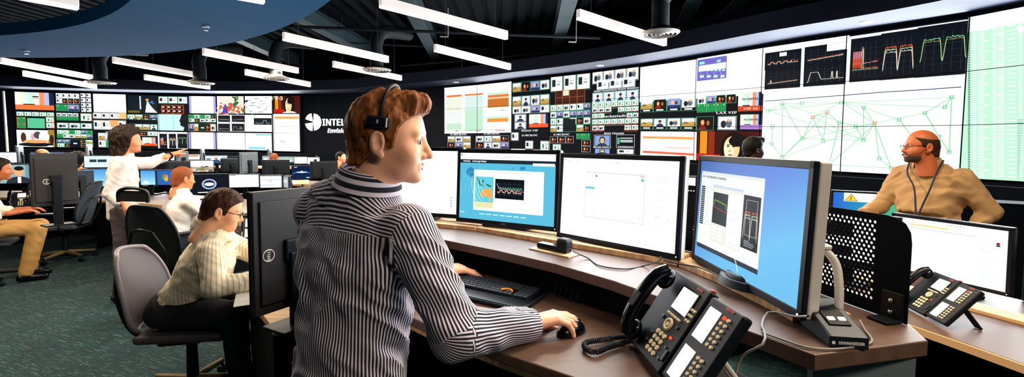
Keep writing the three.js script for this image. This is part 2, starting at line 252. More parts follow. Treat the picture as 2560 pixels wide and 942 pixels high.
function chart(g, x, y, w, h, kind, bg = '#0b1018') {
  g.fillStyle = bg; g.fillRect(x, y, w, h); g.strokeStyle = '#3a4652'; g.lineWidth = Math.max(1, w * 0.006);
  for (let i = 1; i < 6; i++) { g.beginPath(); g.moveTo(x + w * i / 6, y + h * 0.12); g.lineTo(x + w * i / 6, y + h * 0.92); g.moveTo(x + w * 0.05, y + h * (0.12 + i * 0.13)); g.lineTo(x + w * 0.95, y + h * (0.12 + i * 0.13)); g.stroke(); }
  const plot = (f, c, lw) => { g.strokeStyle = c; g.lineWidth = lw; g.beginPath(); for (let i = 0; i <= 90; i++) { const t = i / 90, X = x + w * (0.08 + 0.84 * t), Y = y + h * (0.92 - 0.78 * clamp(f(t), 0, 1)); i ? g.lineTo(X, Y) : g.moveTo(X, Y); } g.stroke(); };
  const lw = Math.max(1.5, w * 0.014), j = (s) => noise.noise(s * 37.7, 2.2, kind) * 0.05;
  const two = (t) => { const u = t < 0.5 ? t * 2 : t * 2 - 1; return 0.28 + 0.5 * sstep(0, 0.16, u) * (1 - sstep(0.84, 1, u)); };
  if (kind === 0) { plot((t) => 0.3 + 0.12 * (Math.floor(t * 9) % 2) * (t < 0.8 ? 1 : 0) + j(t), '#f2e6d0', lw); plot((t) => 0.36 + 0.1 * (Math.floor(t * 9) % 2) + j(t + 1), '#e86a3a', lw * 0.7); }
  else if (kind === 1) { plot((t) => 0.25 + 0.14 * t + j(t) + (t > 0.6 ? Math.max(0, j(t * 3)) : 0), '#f6ead6', lw); plot((t) => 0.3 + 0.16 * t + j(t + 2), '#e8602c', lw * 0.8); }
  else if (kind === 2) { plot((t) => 0.22 + 0.1 * t + j(t) * 0.5 + (Math.abs(t - 0.12) < 0.012 ? 0.2 : 0), '#f6ead6', lw); plot((t) => 0.26 + 0.1 * t, '#e87a3a', lw * 0.6); }
  else if (kind === 3) { plot((t) => 0.1 + 0.6 * sstep(0.02, 0.12, t) - 0.45 * sstep(0.3, 0.42, t) + (Math.abs(t - 0.7) < 0.012 || Math.abs(t - 0.83) < 0.012 ? 0.4 : 0) + j(t) * 0.4, '#f8f0e0', lw); }
  else if (kind === 4) { plot((t) => (t < 0.36 ? 0.4 + 0.38 * (Math.floor(t * 40) % 2) : t < 0.42 ? 0.9 : 0.38 + 0.08 * t + j(t)), '#e8889a', lw); plot((t) => (t < 0.36 ? 0.28 + 0.3 * (Math.floor(t * 40 + 1) % 2) : 0.28 + j(t)), '#e24a22', lw); plot((t) => 0.24 + (Math.abs(t - 0.42) < 0.02 ? 0.6 : 0) + j(t + 4) * 0.6, '#bff0b0', lw); }
  else if (kind === 5) { plot((t) => two(t) + j(t), '#e2572c', lw * 1.3); plot((t) => two(t) - 0.07 + j(t + 2), '#c9f0b8', lw); plot((t) => two(t) - 0.14 + j(t + 3), '#f4f4ee', lw * 0.9); }
  else if (kind === 6) { plot((t) => two(t) * 1.12 - 0.04 + j(t), '#7fe09a', lw); plot((t) => Math.min(0.8, two(t) * 1.14) - 0.02 + j(t + 2), '#e0d070', lw * 0.5); }
  else { plot((t) => 0.2 + 0.5 * sstep(0.5, 0.56, t) * (1 - sstep(0.72, 0.78, t)), '#e8f2f2', lw * 1.2); }
}
class WallCanvas {
  constructor(a0, a1, w, h) { Object.assign(this, { a0, a1, w, h }); this.c = document.createElement('canvas'); this.c.width = w; this.c.height = h; this.g = this.c.getContext('2d'); this.g.fillStyle = '#080c13'; this.g.fillRect(0, 0, w, h); }
  xy(px, py) { const q = onWall(px, py), t = topAt(q.ang); return [(q.ang - this.a0) / (this.a1 - this.a0) * this.w, (t - q.y) / (t - botAt(q.ang)) * this.h]; }
  box(x0, y0, x1, y1) { const a = this.xy(x0, y0), b = this.xy(x1, y1); return [a[0], a[1], b[0] - a[0], b[1] - a[1]]; }
  rect(x0, y0, x1, y1, c) { this.g.fillStyle = c; this.g.fillRect(...this.box(x0, y0, x1, y1)); }
  frame(x0, y0, x1, y1, c, lw = 3) { this.g.strokeStyle = c; this.g.lineWidth = lw; this.g.strokeRect(...this.box(x0, y0, x1, y1)); }
  text(s, x, y, px, c = '#f2f4f6', f = 'bold', fam = 'serif') { const [X, Y] = this.xy(x, y), k = this.box(x, y, x + 1, y + px)[3]; this.g.fillStyle = c; this.g.font = `${f} ${k}px ${fam}`; this.g.textAlign = 'center'; this.g.fillText(s, X, Y); this.g.textAlign = 'left'; }
  line(pts, c, lw = 2) { this.g.strokeStyle = c; this.g.lineWidth = lw; this.g.beginPath(); pts.forEach((p, i) => { const q = this.xy(...p); i ? this.g.lineTo(...q) : this.g.moveTo(...q); }); this.g.stroke(); }
  tiles(x0, y0, x1, y1, nx, ny, border, kind, label) {     // a block of small live pictures
    const [X, Y, W, H] = this.box(x0, y0, x1, y1);
    for (let j = 0; j < ny; j++) for (let i = 0; i < nx; i++) {
      const a = X + W * (i + 0.06) / nx, b = Y + H * (j + 0.08) / ny, w = W * 0.88 / nx, h = H * 0.84 / ny;
      thumb(this.g, a, b, w, h * (label ? 0.8 : 1), typeof kind === 'function' ? kind(i, j) : kind); if (label) { this.g.fillStyle = label; this.g.fillRect(a + w * 0.2, b + h * 0.86, w * 0.6, h * 0.12); }
      if (border) { this.g.strokeStyle = border; this.g.lineWidth = 2.5; this.g.strokeRect(a - W * 0.03 / nx, b - H * 0.04 / ny, W * 0.95 / nx, H * 0.93 / ny); }
    }
  }
  chart(x0, y0, x1, y1, k) { chart(this.g, ...this.box(x0, y0, x1, y1), k); }
  tex() { const t = new THREE.CanvasTexture(this.c); t.colorSpace = THREE.SRGBColorSpace; t.magFilter = THREE.LinearFilter; return t; }
}
const GR = '#62c48a', WH = '#f7f8f8';
// far bank of nine columns
const LW = new WallCanvas(-114.34, -84.42, 2048, 560);
{
  const w = LW, g = w.g;
  bars(g, ...w.box(36, 229, 137, 276), '', '#e2703a'); w.rect(82, 240, 97, 246, '#10141c'); w.rect(82, 243, 97, 245, WH);
  w.tiles(40, 278, 137, 292, 5, 1, '#2f8f62', 7); w.tiles(41, 292, 66, 321, 1, 2, '#e2763a', 5); w.rect(68, 295, 114, 321, '#56b98c'); w.tiles(115, 292, 138, 321, 1, 2, '#e2763a', 7);
  w.rect(40, 324, 139, 368, '#f1efe9'); w.rect(120, 324, 139, 368, '#9a7a34'); { const [X, Y, W, H] = w.box(40, 324, 139, 368); const E = (a, b, c, d, k) => { g.fillStyle = k; g.beginPath(); g.ellipse(X + a * W, Y + b * H, c * W, d * H, 0, 0, 7); g.fill(); }; E(0.5, 0.86, 0.46, 0.12, '#11141c'); E(0.18, 0.45, 0.07, 0.3, '#4a2a20'); E(0.42, 0.4, 0.05, 0.22, '#caa0a8'); E(0.55, 0.3, 0.1, 0.22, '#4a444c'); E(0.72, 0.4, 0.14, 0.32, '#fbf8f4'); E(0.92, 0.55, 0.06, 0.28, '#30241c'); E(0.5, 0.68, 0.34, 0.1, '#e39a5c'); E(0.88, 0.95, 0.08, 0.05, '#eee'); }
  w.tiles(139, 232, 200, 260, 4, 2, '#c8d4d0', (i, j) => (j ? (i ? 2 : 3) : 3)); w.tiles(139, 260, 200, 279, 2, 1, '#7dbf9c'); w.tiles(201, 232, 231, 281, 2, 4, null, 3);
  w.tiles(140, 281, 198, 302, 4, 2, '#1c7c4c', (i, j) => (j ? 5 : 6)); w.tiles(201, 282, 232, 304, 1, 1, '#e2665a', 7); w.tiles(141, 306, 232, 323, 3, 1, GR);
  w.tiles(142, 324, 233, 346, 6, 2, GR); w.tiles(142, 348, 234, 369, 5, 2, GR); w.rect(176, 349, 203, 369, '#0b1420'); w.rect(184, 357, 194, 360, WH);
  w.rect(232, 234, 317, 282, '#fbfbfa'); w.tiles(232, 281, 317, 298, 4, 1, '#e6e0da', 3); w.tiles(233, 299, 317, 326, 4, 1, '#f2e6da', 3); w.rect(276, 300, 296, 316, '#f0a35c'); w.rect(298, 282, 317, 297, '#f0b878'); w.tiles(245, 331, 300, 369, 3, 2, '#dfe6e8'); w.rect(264, 329, 300, 331, WH);
  // bride picture
  w.rect(318, 237, 395, 283, '#0c1a20'); { const [X, Y, W, H] = w.box(318, 237, 395, 283); g.fillStyle = '#c9cfdc'; g.fillRect(X + W * 0.4, Y + H * 0.05, W * 0.05, H * 0.75); g.fillStyle = '#6a5a24'; g.fillRect(X, Y + H * 0.88, W * 0.4, H * 0.12); g.fillStyle = '#f6f4f0'; g.beginPath(); g.moveTo(X + W * 0.66, Y + H * 0.26); g.quadraticCurveTo(X + W * 0.74, Y + H * 0.6, X + W, Y + H * 0.98); g.lineTo(X + W * 0.58, Y + H * 0.98); g.closePath(); g.fill(); g.fillStyle = '#c98e6a'; g.beginPath(); g.arc(X + W * 0.66, Y + H * 0.26, H * 0.07, 0, 7); g.fill(); g.fillStyle = '#3a66b0'; for (const [a, b] of [[0.78, 0.4], [0.86, 0.45], [0.82, 0.35]]) { g.beginPath(); g.arc(X + W * a, Y + H * b, H * 0.05, 0, 7); g.fill(); } }
  w.tiles(318, 285, 395, 300, 4, 1, '#3fae74', undefined, WH); w.tiles(318, 309, 395, 326, 4, 1, '#3fae74'); w.tiles(320, 327, 395, 340, 3, 1, '#dfe6ea'); bars(g, ...w.box(356, 343, 395, 365), '');
  w.tiles(395, 240, 470, 260, 3, 1, GR, 3); { const q = w.box(404, 263, 460, 284); g.fillStyle = '#150c0a'; g.fillRect(...q); g.strokeStyle = '#e0502c'; g.lineWidth = 5; for (let i = 0; i < 4; i++) for (let j = 0; j < 2; j++) g.strokeRect(q[0] + q[2] * i / 4, q[1] + q[3] * j / 2, q[2] / 4, q[3] / 2); g.fillStyle = WH; for (let i = 0; i < 4; i++) for (let j = 0; j < 2; j++) g.fillRect(q[0] + q[2] * (i + 0.1) / 4, q[1] + q[3] * (j + 0.3) / 2, q[2] * 0.1, q[3] * 0.15); }
  // silhouette picture
  w.rect(395, 285, 471, 327, '#bfeee6'); w.rect(415, 285, 417, 327, '#5fb8b0'); w.rect(431, 285, 436, 327, '#8fdcd2'); { const [X, Y, W, H] = w.box(395, 285, 471, 327); g.fillStyle = '#0a1420'; g.beginPath(); g.moveTo(X + W, Y); g.lineTo(X + W * 0.8, Y); g.lineTo(X + W * 0.76, Y + H * 0.2); g.lineTo(X + W * 0.71, Y + H * 0.42); g.lineTo(X + W * 0.75, Y + H * 0.5); g.lineTo(X + W * 0.74, Y + H * 0.68); g.lineTo(X + W * 0.88, Y + H * 0.8); g.lineTo(X + W * 0.84, Y + H); g.lineTo(X + W, Y + H); g.fill(); }
  w.rect(395, 329, 471, 372, WH); w.chart(399, 334, 419, 371, 4); w.chart(422, 334, 442, 371, 5); w.chart(444, 334, 470, 371, 6);
  // white windows with lavender edges
  for (const [y0, y1] of [[240, 284], [330, 373]]) { w.rect(472, y0, 541, y1, '#a7a2dc'); w.rect(478, y0, 535, y1, '#fbfbfb'); }
  w.tiles(472, 286, 541, 306, 5, 2, GR); w.tiles(472, 308, 541, 329, 5, 1, '#c8a45c'); w.rect(496, 309, 517, 328, '#0f2a24'); w.rect(503, 318, 511, 321, WH);
  // flower and rock pictures
  w.rect(542, 240, 611, 284, '#f3d9cf'); { const [X, Y, W, H] = w.box(542, 240, 611, 284); for (let i = 0; i < 90; i++) { g.fillStyle = pick(['#e0523a', '#f2a06a', '#f7c9b0', '#4d7a3c', '#fbe6dc', '#d83b2e']); g.beginPath(); g.arc(X + rnd() * W, Y + H * (0.4 + 0.6 * rnd()), H * (0.03 + 0.06 * rnd()), 0, 7); g.fill(); } g.fillStyle = '#35603a'; for (let i = 0; i < 26; i++) { g.beginPath(); g.arc(X + W * (0.6 + rnd() * 0.18), Y + H * (0.05 + rnd() * 0.5), H * 0.05, 0, 7); g.fill(); } g.fillStyle = '#5440a0'; g.beginPath(); g.moveTo(X + W * 0.32, Y + H * 0.4); g.lineTo(X + W * 0.42, Y + H); g.lineTo(X + W * 0.16, Y + H); g.fill(); }
  w.rect(612, 240, 681, 284, '#eef0f2'); { const [X, Y, W, H] = w.box(612, 240, 681, 284); for (let i = 0; i < 40; i++) { g.fillStyle = pick(['#c3c8cf', '#8b939e', '#dfe2e6', '#5a626e']); g.fillRect(X + rnd() * W * 0.8, Y + rnd() * H, W * 0.2 * rnd() + 8, H * 0.03); } g.fillStyle = '#1c3a34'; g.fillRect(X, Y + H * 0.25, W * 0.1, H * 0.1); }
  womanPicture(g, ...w.box(683, 238, 751, 283)); w.text('FT-3', 693, 250, 12);
  w.rect(542, 286, 681, 330, '#f6f7f7'); w.chart(545, 288, 576, 305, 0); w.chart(580, 288, 612, 305, 1); w.chart(545, 309, 576, 328, 2); w.chart(580, 309, 612, 328, 3); w.chart(635, 295, 680, 312, 7);
  w.rect(542, 331, 681, 376, '#fbfcfc'); w.rect(640, 335, 680, 338, '#5fb3bd'); w.frame(621, 366, 674, 376, '#9ab', 2); w.rect(622, 367, 664, 374, '#8ccbd2'); w.rect(585, 340, 600, 342, '#dfe4e2');
  w.rect(683, 285, 751, 379, '#fafafa'); w.rect(686, 291, 748, 297, '#e89a4c'); w.rect(686, 315, 748, 316.4, '#d98a7a'); w.rect(686, 336, 748, 337, '#ddd'); w.rect(700, 352, 714, 355, '#9cc4b4');
}
// near bank: two canvases of five columns
const colsR = [-65.75, -61.5, -57.25, -52.85, -48.42, -43.7, -38.93, -34.26, -29.55, -24.47, -19.6];
const RA = new WallCanvas(colsR[0], colsR[5], 2048, 1060), RB = new WallCanvas(colsR[5], colsR[10], 2048, 1060);
{
  const w = RA, g = w.g;
  w.tiles(1030, 232, 1108, 250, 4, 1, '#dfe3e6'); w.tiles(1030, 254, 1108, 272, 4, 1, '#aeb6bb', 2); w.tiles(1030, 280, 1105, 302, 2, 1, '#cfd9a4'); w.tiles(1040, 312, 1105, 330, 2, 1, GR, 7); w.tiles(1040, 331, 1107, 356, 4, 2, '#7fa795', 5); w.tiles(1060, 358, 1107, 374, 4, 1, '#dfe', 7);
  w.rect(1111, 219, 1279, 331, '#fafafa'); g.fillStyle = '#16202c';
  w.rect(1117, 239, 1155, 244, '#dc6f36'); w.rect(1117, 244, 1155, 278, '#f5ecc9'); w.rect(1117, 278, 1155, 309, '#dcebf2'); w.rect(1117, 309, 1155, 324, '#a8d4b2');
  w.rect(1163, 236, 1208, 240, '#dc6f36'); w.rect(1163, 240, 1208, 272, '#dceef4'); w.rect(1163, 272, 1208, 325, '#a8d6b4'); w.rect(1220, 233, 1273, 238, '#b8dcbc'); w.rect(1220, 239, 1273, 241, '#dc6f36'); w.rect(1220, 247, 1273, 266, '#e08a3c'); w.rect(1219, 292, 1272, 297, '#b8dcbc'); w.rect(1219, 297, 1272, 304, '#e08a3c'); w.rect(1240, 325, 1263, 326.5, '#d05a44'); w.rect(1190, 326, 1203, 327.5, '#d05a44'); w.rect(1140, 326, 1146, 327.5, '#d05a44'); w.rect(1252, 274, 1262, 276, '#d98a7a');
  for (let k = 0; k < 22; k++) w.rect(1112, 224 + k * 4.6, 1113.2, 226 + k * 4.6, '#2a3440'); for (let k = 0; k < 16; k++) w.rect(1117, 248 + k * 4.8, 1155, 248.5 + k * 4.8, '#cfd6c8'); for (let k = 0; k < 17; k++) w.rect(1163, 243 + k * 4.8, 1208, 243.5 + k * 4.8, '#bcd6cc'); for (let k = 1; k < 8; k++) w.rect(1220, 247 + k * 2.5, 1273, 247.4 + k * 2.5, '#b86a2a');
  w.text('G-MCR/OC', 1147, 338, 6); w.text('G-MCR/OC', 1230, 336, 6); w.tiles(1119, 340, 1178, 371, 3, 2, '#c8ccd0'); w.tiles(1190, 339, 1273, 372, 4, 2, '#c8ccd0');
  // column 2
  w.tiles(1281, 207, 1375, 224, 4, 1, GR, (i) => [1, 2, 4, 6][i]); w.tiles(1281, 241, 1375, 262, 4, 1, GR, (i) => [1, 0, 6, 1][i]); w.tiles(1281, 266, 1375, 281, 4, 1, '#dfe', (i) => [6, 6, 4, 3][i]); w.tiles(1286, 286, 1317, 323, 1, 2, '#dfe6ea', 0); bars(g, ...w.box(1324, 286, 1371, 318), ''); w.text('SEEOC VIP', 1325, 328, 6); w.text('G-MCR/OC', 1325, 340, 6);
  w.tiles(1278, 330, 1297, 352, 1, 1, '#e8e8e8', 3); w.tiles(1314, 351, 1334, 373, 1, 1, '#e8e8e8', 3); w.tiles(1352, 351, 1374, 378, 1, 1, '#f2f2f2', 7); w.rect(1278, 372, 1314, 375, WH); w.rect(1334, 374, 1352, 377, WH);
  // column 3
  w.tiles(1376, 190, 1477, 224, 3, 1, GR, 3); { const q = w.box(1389, 228, 1463, 258); g.fillStyle = '#3c2014'; g.fillRect(...q); g.strokeStyle = '#d8663c'; g.lineWidth = 3; for (let i = 0; i < 4; i++) for (let j = 0; j < 2; j++) g.strokeRect(q[0] + q[2] * i / 4, q[1] + q[3] * j / 2, q[2] / 4, q[3] / 2); g.fillStyle = '#f4d8b8'; g.fillRect(q[0] + q[2] * 0.27, q[1] + 4, q[2] * 0.2, q[3] * 0.36); }
  w.tiles(1376, 262, 1477, 292, 6, 2, GR); w.tiles(1376, 296, 1477, 329, 6, 2, GR); w.rect(1409, 298, 1440, 328, '#0c1c20'); w.text('G-MCR/OC', 1404, 338, 6); w.tiles(1375, 340, 1435, 358, 3, 1, '#d8dce0', 2); w.tiles(1382, 360, 1403, 376, 1, 1, '#dfe', 7); w.tiles(1442, 333, 1476, 348, 2, 1, GR, 5); w.tiles(1455, 349, 1476, 381, 1, 2, '#dfe', 2);
  // column 4
  w.tiles(1481, 178, 1598, 200, 4, 1, '#e0eee6', 6); w.tiles(1492, 200, 1590, 218, 3, 1, '#dff', 3); w.text('Network Area Feeds', 1540, 220, 6); w.text('Multi Connection Route Monitor', 1540, 226, 5); w.tiles(1481, 232, 1598, 252, 4, 1, '#cfe', 0);
  w.tiles(1480, 254, 1598, 268, 7, 1, GR, 7, '#b02a2a'); w.tiles(1480, 269, 1530, 283, 3, 1, GR, 6, '#b02a2a'); w.tiles(1546, 267, 1598, 281, 3, 1, GR, 7, '#b02a2a'); w.tiles(1480, 284, 1512, 298, 2, 1, GR, 7, '#b02a2a'); w.tiles(1568, 282, 1598, 296, 2, 1, GR, 6, '#b02a2a'); w.text('Fuchsstadt-2', 1540, 293, 8); w.tiles(1480, 298, 1598, 313, 7, 1, GR, 7, '#b02a2a'); w.tiles(1480, 314, 1512, 329, 2, 1, '#c84a3a', 6, '#b02a2a'); w.tiles(1562, 312, 1598, 328, 2, 1, '#c84a3a', 7, '#b02a2a');
  w.text('RED Chassis', 1536, 335, 6); w.frame(1486, 337, 1527, 370, '#dfe4e8'); portrait(g, ...w.box(1488, 339, 1525, 364), '#e8b890', '#2a1c16', '#7f9ccc', '#2c3448'); w.text('HEAD FEED 1', 1506, 369, 5); portrait(g, ...w.box(1488, 372, 1525, 384), '#e8b890', '#2a1c16', '#7f9ccc', '#2c3448'); w.frame(1543, 337, 1587, 370, '#dfe4e8'); w.rect(1552, 344, 1583, 346, WH); w.rect(1552, 349, 1583, 356, '#9fb4ac'); w.rect(1545, 344, 1550, 360, '#4fae84'); w.text('Equipment', 1565, 368, 5); w.tiles(1543, 372, 1587, 386, 1, 1, '#cfd4d8', 3);
}
{
  const w = RB, g = w.g;
  w.rect(1601, 168, 1741, 247, '#fbfbfb'); w.rect(1743, 146, 1907, 236, '#fbfbfb'); w.rect(1744, 150, 1817, 196, '#6f63b8'); for (let k = 0; k < 7; k++) w.rect(1747 + k * 10, 173, 1754 + k * 10, 178, '#9fd8c8'); for (let k = 0; k < 4; k++) { w.rect(1750 + k * 17.5, 189, 1760 + k * 17.5, 194, '#bfe8ea'); w.line([[1754 + k * 17.5, 189], [1750 + k * 17.5, 181]], '#8fd', 2); } w.rect(1747, 165, 1816, 171, '#f4f2fa'); w.rect(1749, 155, 1762, 160, '#8fe0d8'); w.rect(1793, 150, 1803, 155, '#8fe0d8'); w.line([[1752, 154], [1800, 152]], '#3c58b0', 3);
  w.tiles(1601, 249, 1741, 277, 4, 1, GR, (i) => [1, 2, 4, 6][i], WH); w.tiles(1601, 296, 1741, 324, 4, 1, GR, (i) => [1, 0, 6, 1][i], WH);
  w.tiles(1743, 240, 1842, 258, 4, 1, GR, (i) => [6, 4, 2, 2][i]); w.tiles(1743, 259, 1816, 280, 3, 1, GR, 5); bars(g, ...w.box(1848, 233, 1905, 277), 'NCOMPAS', '#c8402c'); w.text('VIP 10', 1878, 274, 7, '#f7e9b0'); w.text('LAX VIP', 1817, 285, 8); w.tiles(1741, 291, 1785, 326, 1, 1, GR, 2); w.tiles(1795, 290, 1843, 326, 1, 1, '#bfe0cc', 6); bars(g, ...w.box(1853, 287, 1904, 323), 'NCOMPAS', '#a87ac8');
  w.rect(1602, 328, 1740, 402, '#fbfaf9'); w.rect(1607, 340, 1735, 349, '#e79a4e'); w.rect(1607, 382, 1735, 383.6, '#d9664a'); w.rect(1665, 369, 1728, 370, '#e0a898');
  womanPicture(g, ...w.box(1742, 327, 1904, 412));
  w.rect(1909, 118, 2117, 221, '#fafafa'); w.chart(1913, 133, 2004, 166, 0); w.chart(2014, 117, 2119, 155, 1); w.chart(1913, 174, 2002, 217, 2); w.chart(2012, 163, 2119, 209, 3); w.rect(1950, 131, 1968, 138, WH); w.rect(2070, 110, 2119, 122, WH);
  w.rect(2119, 92, 2424, 222, '#fafafa'); w.chart(2128, 98, 2201, 200, 4); w.chart(2205, 85, 2292, 194, 5); w.chart(2297, 70, 2427, 183, 6);
  // network map window over two by two screens
  w.rect(1909, 224, 2424, 447, '#f4f8f7'); w.rect(1911, 232, 2410, 251, '#fdfdfd'); w.line([[1911, 253], [2000, 246], [2200, 231], [2406, 217]], '#27405e', 6); w.line([[2408, 216], [2400, 440]], '#c9cfe0', 3);
  const nodes = [[1920, 277], [1957, 259], [2007, 258], [2105, 256], [2160, 269], [2188, 309], [2034, 293], [2070, 281], [2100, 308], [2008, 346], [1957, 393], [1930, 360], [2075, 412], [2200, 396], [2230, 420], [2315, 283], [2365, 268], [2382, 243], [2376, 380], [2060, 352], [2160, 350], [2140, 316], [2350, 340], [1932, 316], [2250, 300], [2290, 350]];
  const link = (a, b) => w.line([nodes[a], nodes[b]], '#8ccb9e', 4);
  [[0, 1], [0, 2], [0, 3], [1, 3], [1, 9], [1, 10], [3, 4], [3, 5], [3, 6], [3, 0], [4, 5], [5, 13], [5, 14], [5, 20], [5, 21], [5, 12], [6, 9], [6, 19], [7, 6], [7, 10], [7, 8], [8, 12], [9, 10], [9, 20], [10, 11], [11, 23], [12, 14], [13, 14], [15, 17], [15, 22], [16, 17], [17, 18], [18, 22], [3, 16], [3, 17], [4, 24], [20, 21], [8, 21], [0, 20], [9, 5], [10, 5], [24, 25], [5, 15], [12, 8], [1, 21], [4, 20], [19, 7], [6, 20]].forEach(([a, b]) => link(a, b));
  nodes.forEach(([x, y], i) => w.frame(x - 3.5, y - 4, x + 3.5, y + 4, [6, 7, 5].includes(i) ? '#e07a68' : '#6db98a', 4));
  // green table window
  w.rect(2425, 40, 2640, 462, '#b4e2c6'); w.rect(2425, 30, 2640, 44, '#f2f8f4');
  for (let r = 0; r < 74; r++) { const y = 50 + r * 5.35; for (const [x0, L] of [[2432, 9], [2447, 14 + 12 * ((r * 7) % 5 === 0)], [2482, 12 + 16 * ((r * 13) % 7 === 0)], [2498, 14], [2520, 22 * (r % 2)], [2549, 8]]) { if (L > 0) { const [X, Y, W] = w.box(x0, y, x0 + L, y); g.fillStyle = '#eef9f1'; g.fillRect(X, Y, W, 5.5); } } }
  for (let r = 0; r < 90; r++) { const [X, Y] = w.xy(2424, 46 + r * 4.4); g.fillStyle = '#182430'; g.fillRect(X - 5, Y, 6, 5); }
  for (let r = 0; r < 36; r++) { const [X, Y, W] = w.box(2546, 300 + r * 4.2, 2560, 300); g.fillStyle = '#3d8a6c'; g.fillRect(X, Y, W, 2.5); }
  { const [X, Y] = w.xy(2541, 68); g.fillStyle = '#ffffff'; g.beginPath(); g.moveTo(X, Y); g.lineTo(X + 10, Y + 44); g.lineTo(X + 24, Y + 30); g.lineTo(X + 44, Y + 52); g.lineTo(X + 52, Y + 44); g.lineTo(X + 34, Y + 24); g.lineTo(X + 48, Y + 12); g.fill(); }
}
const wallTex = { far: LW.tex(), a: RA.tex(), b: RB.tex() };
const wallMat = { far: glowing(wallTex.far, WALL_GLOW), a: glowing(wallTex.a, WALL_GLOW), b: glowing(wallTex.b, WALL_GLOW) };
// each screen is a slim box of its own with a narrow dark seam
function wallScreen(a0, a1, r0, r1, key, u0, u1, label, grp) {
  const gap = 0.012, R = 14.79, corner = (a, v, k) => { const t = topAt(a), y = lerp(t, botAt(a), v); return polar(R, a, y); };
  const e = 0.025, P = [corner(a0 + e, r0 + 0.002), corner(a1 - e, r0 + 0.002), corner(a1 - e, r1 - 0.002), corner(a0 + e, r1 - 0.002)];
  const c = P[0].clone().add(P[1]).add(P[2]).add(P[3]).multiplyScalar(0.25);
  const t = thing('video_wall_screen', label, 'screen', c, 0, grp);
  const q = P.map((p) => p.clone().sub(c)), g = new THREE.BufferGeometry();
  g.setAttribute('position', new THREE.Float32BufferAttribute([q[0], q[3], q[1], q[1], q[3], q[2]].flatMap((p) => p.toArray()), 3));
  g.setAttribute('uv', new THREE.Float32BufferAttribute([[u0, 1 - r0], [u0, 1 - r1], [u1, 1 - r0], [u1, 1 - r0], [u0, 1 - r1], [u1, 1 - r1]].flat(), 2)); g.computeVertexNormals();
  mk('display', g, wallMat[key], t);
  const out = V(c.x - RC[0], 0, c.z - RC[1]).normalize().multiplyScalar(0.05), w = P[0].distanceTo(P[1]), h = P[0].distanceTo(P[3]);
  mk('cabinet', bx(w + 0.004, h + 0.002, 0.07, out.x * 0.78, 0, out.z * 0.78, 0, Math.atan2(-out.x, -out.z), 0), M.blackMatte, t);
}
const labL = [['colour bar pattern with orange foot', 'green boxes in orange frames', 'meeting room with oval table'], ['grid of dark thumbnails', 'green thumbnails and pale picture', 'rows of green framed thumbnails'], ['mostly blank white page', 'pale pages with orange blocks', 'few thumbnails on black'], ['bride in white gown', 'picture tiles in green frames', 'tiles above a colour bar picture'], ['three white tiles and red grid', 'dark head silhouette on pale mint', 'three dark signal graphs in white'], ['white page between lavender edges, upper', 'green thumbnails in two bands', 'white page between lavender edges, lower'], ['flowers in red and orange', 'four small dark graphs on white', 'blank white page beside a teal bar'], ['grey rocks and pale water', 'one small dark graph on white', 'white page with teal bar'], ['woman before a red backdrop', 'orange header bar on white', 'white page with a faint rule']];
const angL = [-114.34, -110.94, -107.6, -104.21, -101.07, -97.76, -94.7, -91.42, -87.88, -84.42];
for (let c = 0; c < 9; c++) for (let r = 0; r < 3; r++) { const W = angL[9] - angL[0]; wallScreen(angL[c], angL[c + 1], r / 3, (r + 1) / 3, 'far', (angL[c] - angL[0]) / W, (angL[c + 1] - angL[0]) / W, 'far video wall screen showing ' + labL[c][r], 'screens of the far video wall'); }
const labR = [['small framed photo tiles in a row', 'mixed photo tiles on black', 'green thumbnails at the foot of the column'], ['cream and blue table columns with orange heads', 'pale table columns with green blocks', 'two blocks of six tiles below the table'], ['green framed photos above brown', 'photo row and a colour bar tile', 'white photo boxes on black'], ['three white tiles over a red grid', 'two bands of green framed thumbnails', 'three dark portraits in a row'], ['pale tiles with two lines of text', 'thumbnail rows with red tags', 'news presenter above a label'], ['an empty white page', 'four green framed photos above four more', 'a thick orange bar and thin red rules'], ['a violet diagram on a white page', 'green boxes and colour bars with lettering', 'the face of a dark haired woman'], ['four small dark graphs on white', 'upper half of a pale green network map', 'lower half of a pale green network map'], ['three tall dark spectrum graphs', 'network map lines meeting a window edge', 'network map corner behind the bald man'], ['top of a pale green table', 'middle of a pale green table', 'bottom of a pale green table']];
for (let c = 0; c < 10; c++) for (let r = 0; r < 3; r++) { const h = c < 5 ? 0 : 5, W = colsR[h + 5] - colsR[h]; wallScreen(colsR[c], colsR[c + 1], r / 3, (r + 1) / 3, c < 5 ? 'a' : 'b', (colsR[c] - colsR[h]) / W, (colsR[c + 1] - colsR[h]) / W, 'near video wall screen showing ' + labR[c][r], 'screens of the near video wall'); }
// light given off by groups of screens
const wallAvg = (a0, a1, k) => { const am = (a0 + a1) / 2, t = topAt(am), b = botAt(am), p = polar(14.7, am, (t + b) / 2), w = 2 * 14.7 * Math.sin((a1 - a0) * Math.PI / 360); areaLight(new THREE.Color(0.92, 0.98, 1), WALL_LIGHT * k, w, t - b, p, polar(5, am, (t + b) / 2)); };
[[-114.3, -104.3, 0.5], [-104.2, -94.8, 0.55], [-94.7, -84.5, 0.8], [-61.5, -52.9, 0.5], [-52.8, -43.8, 0.25], [-43.7, -34.3, 0.55], [-34.2, -24.5, 0.85], [-24.4, -19.7, 0.75]].forEach((q) => wallAvg(...q));
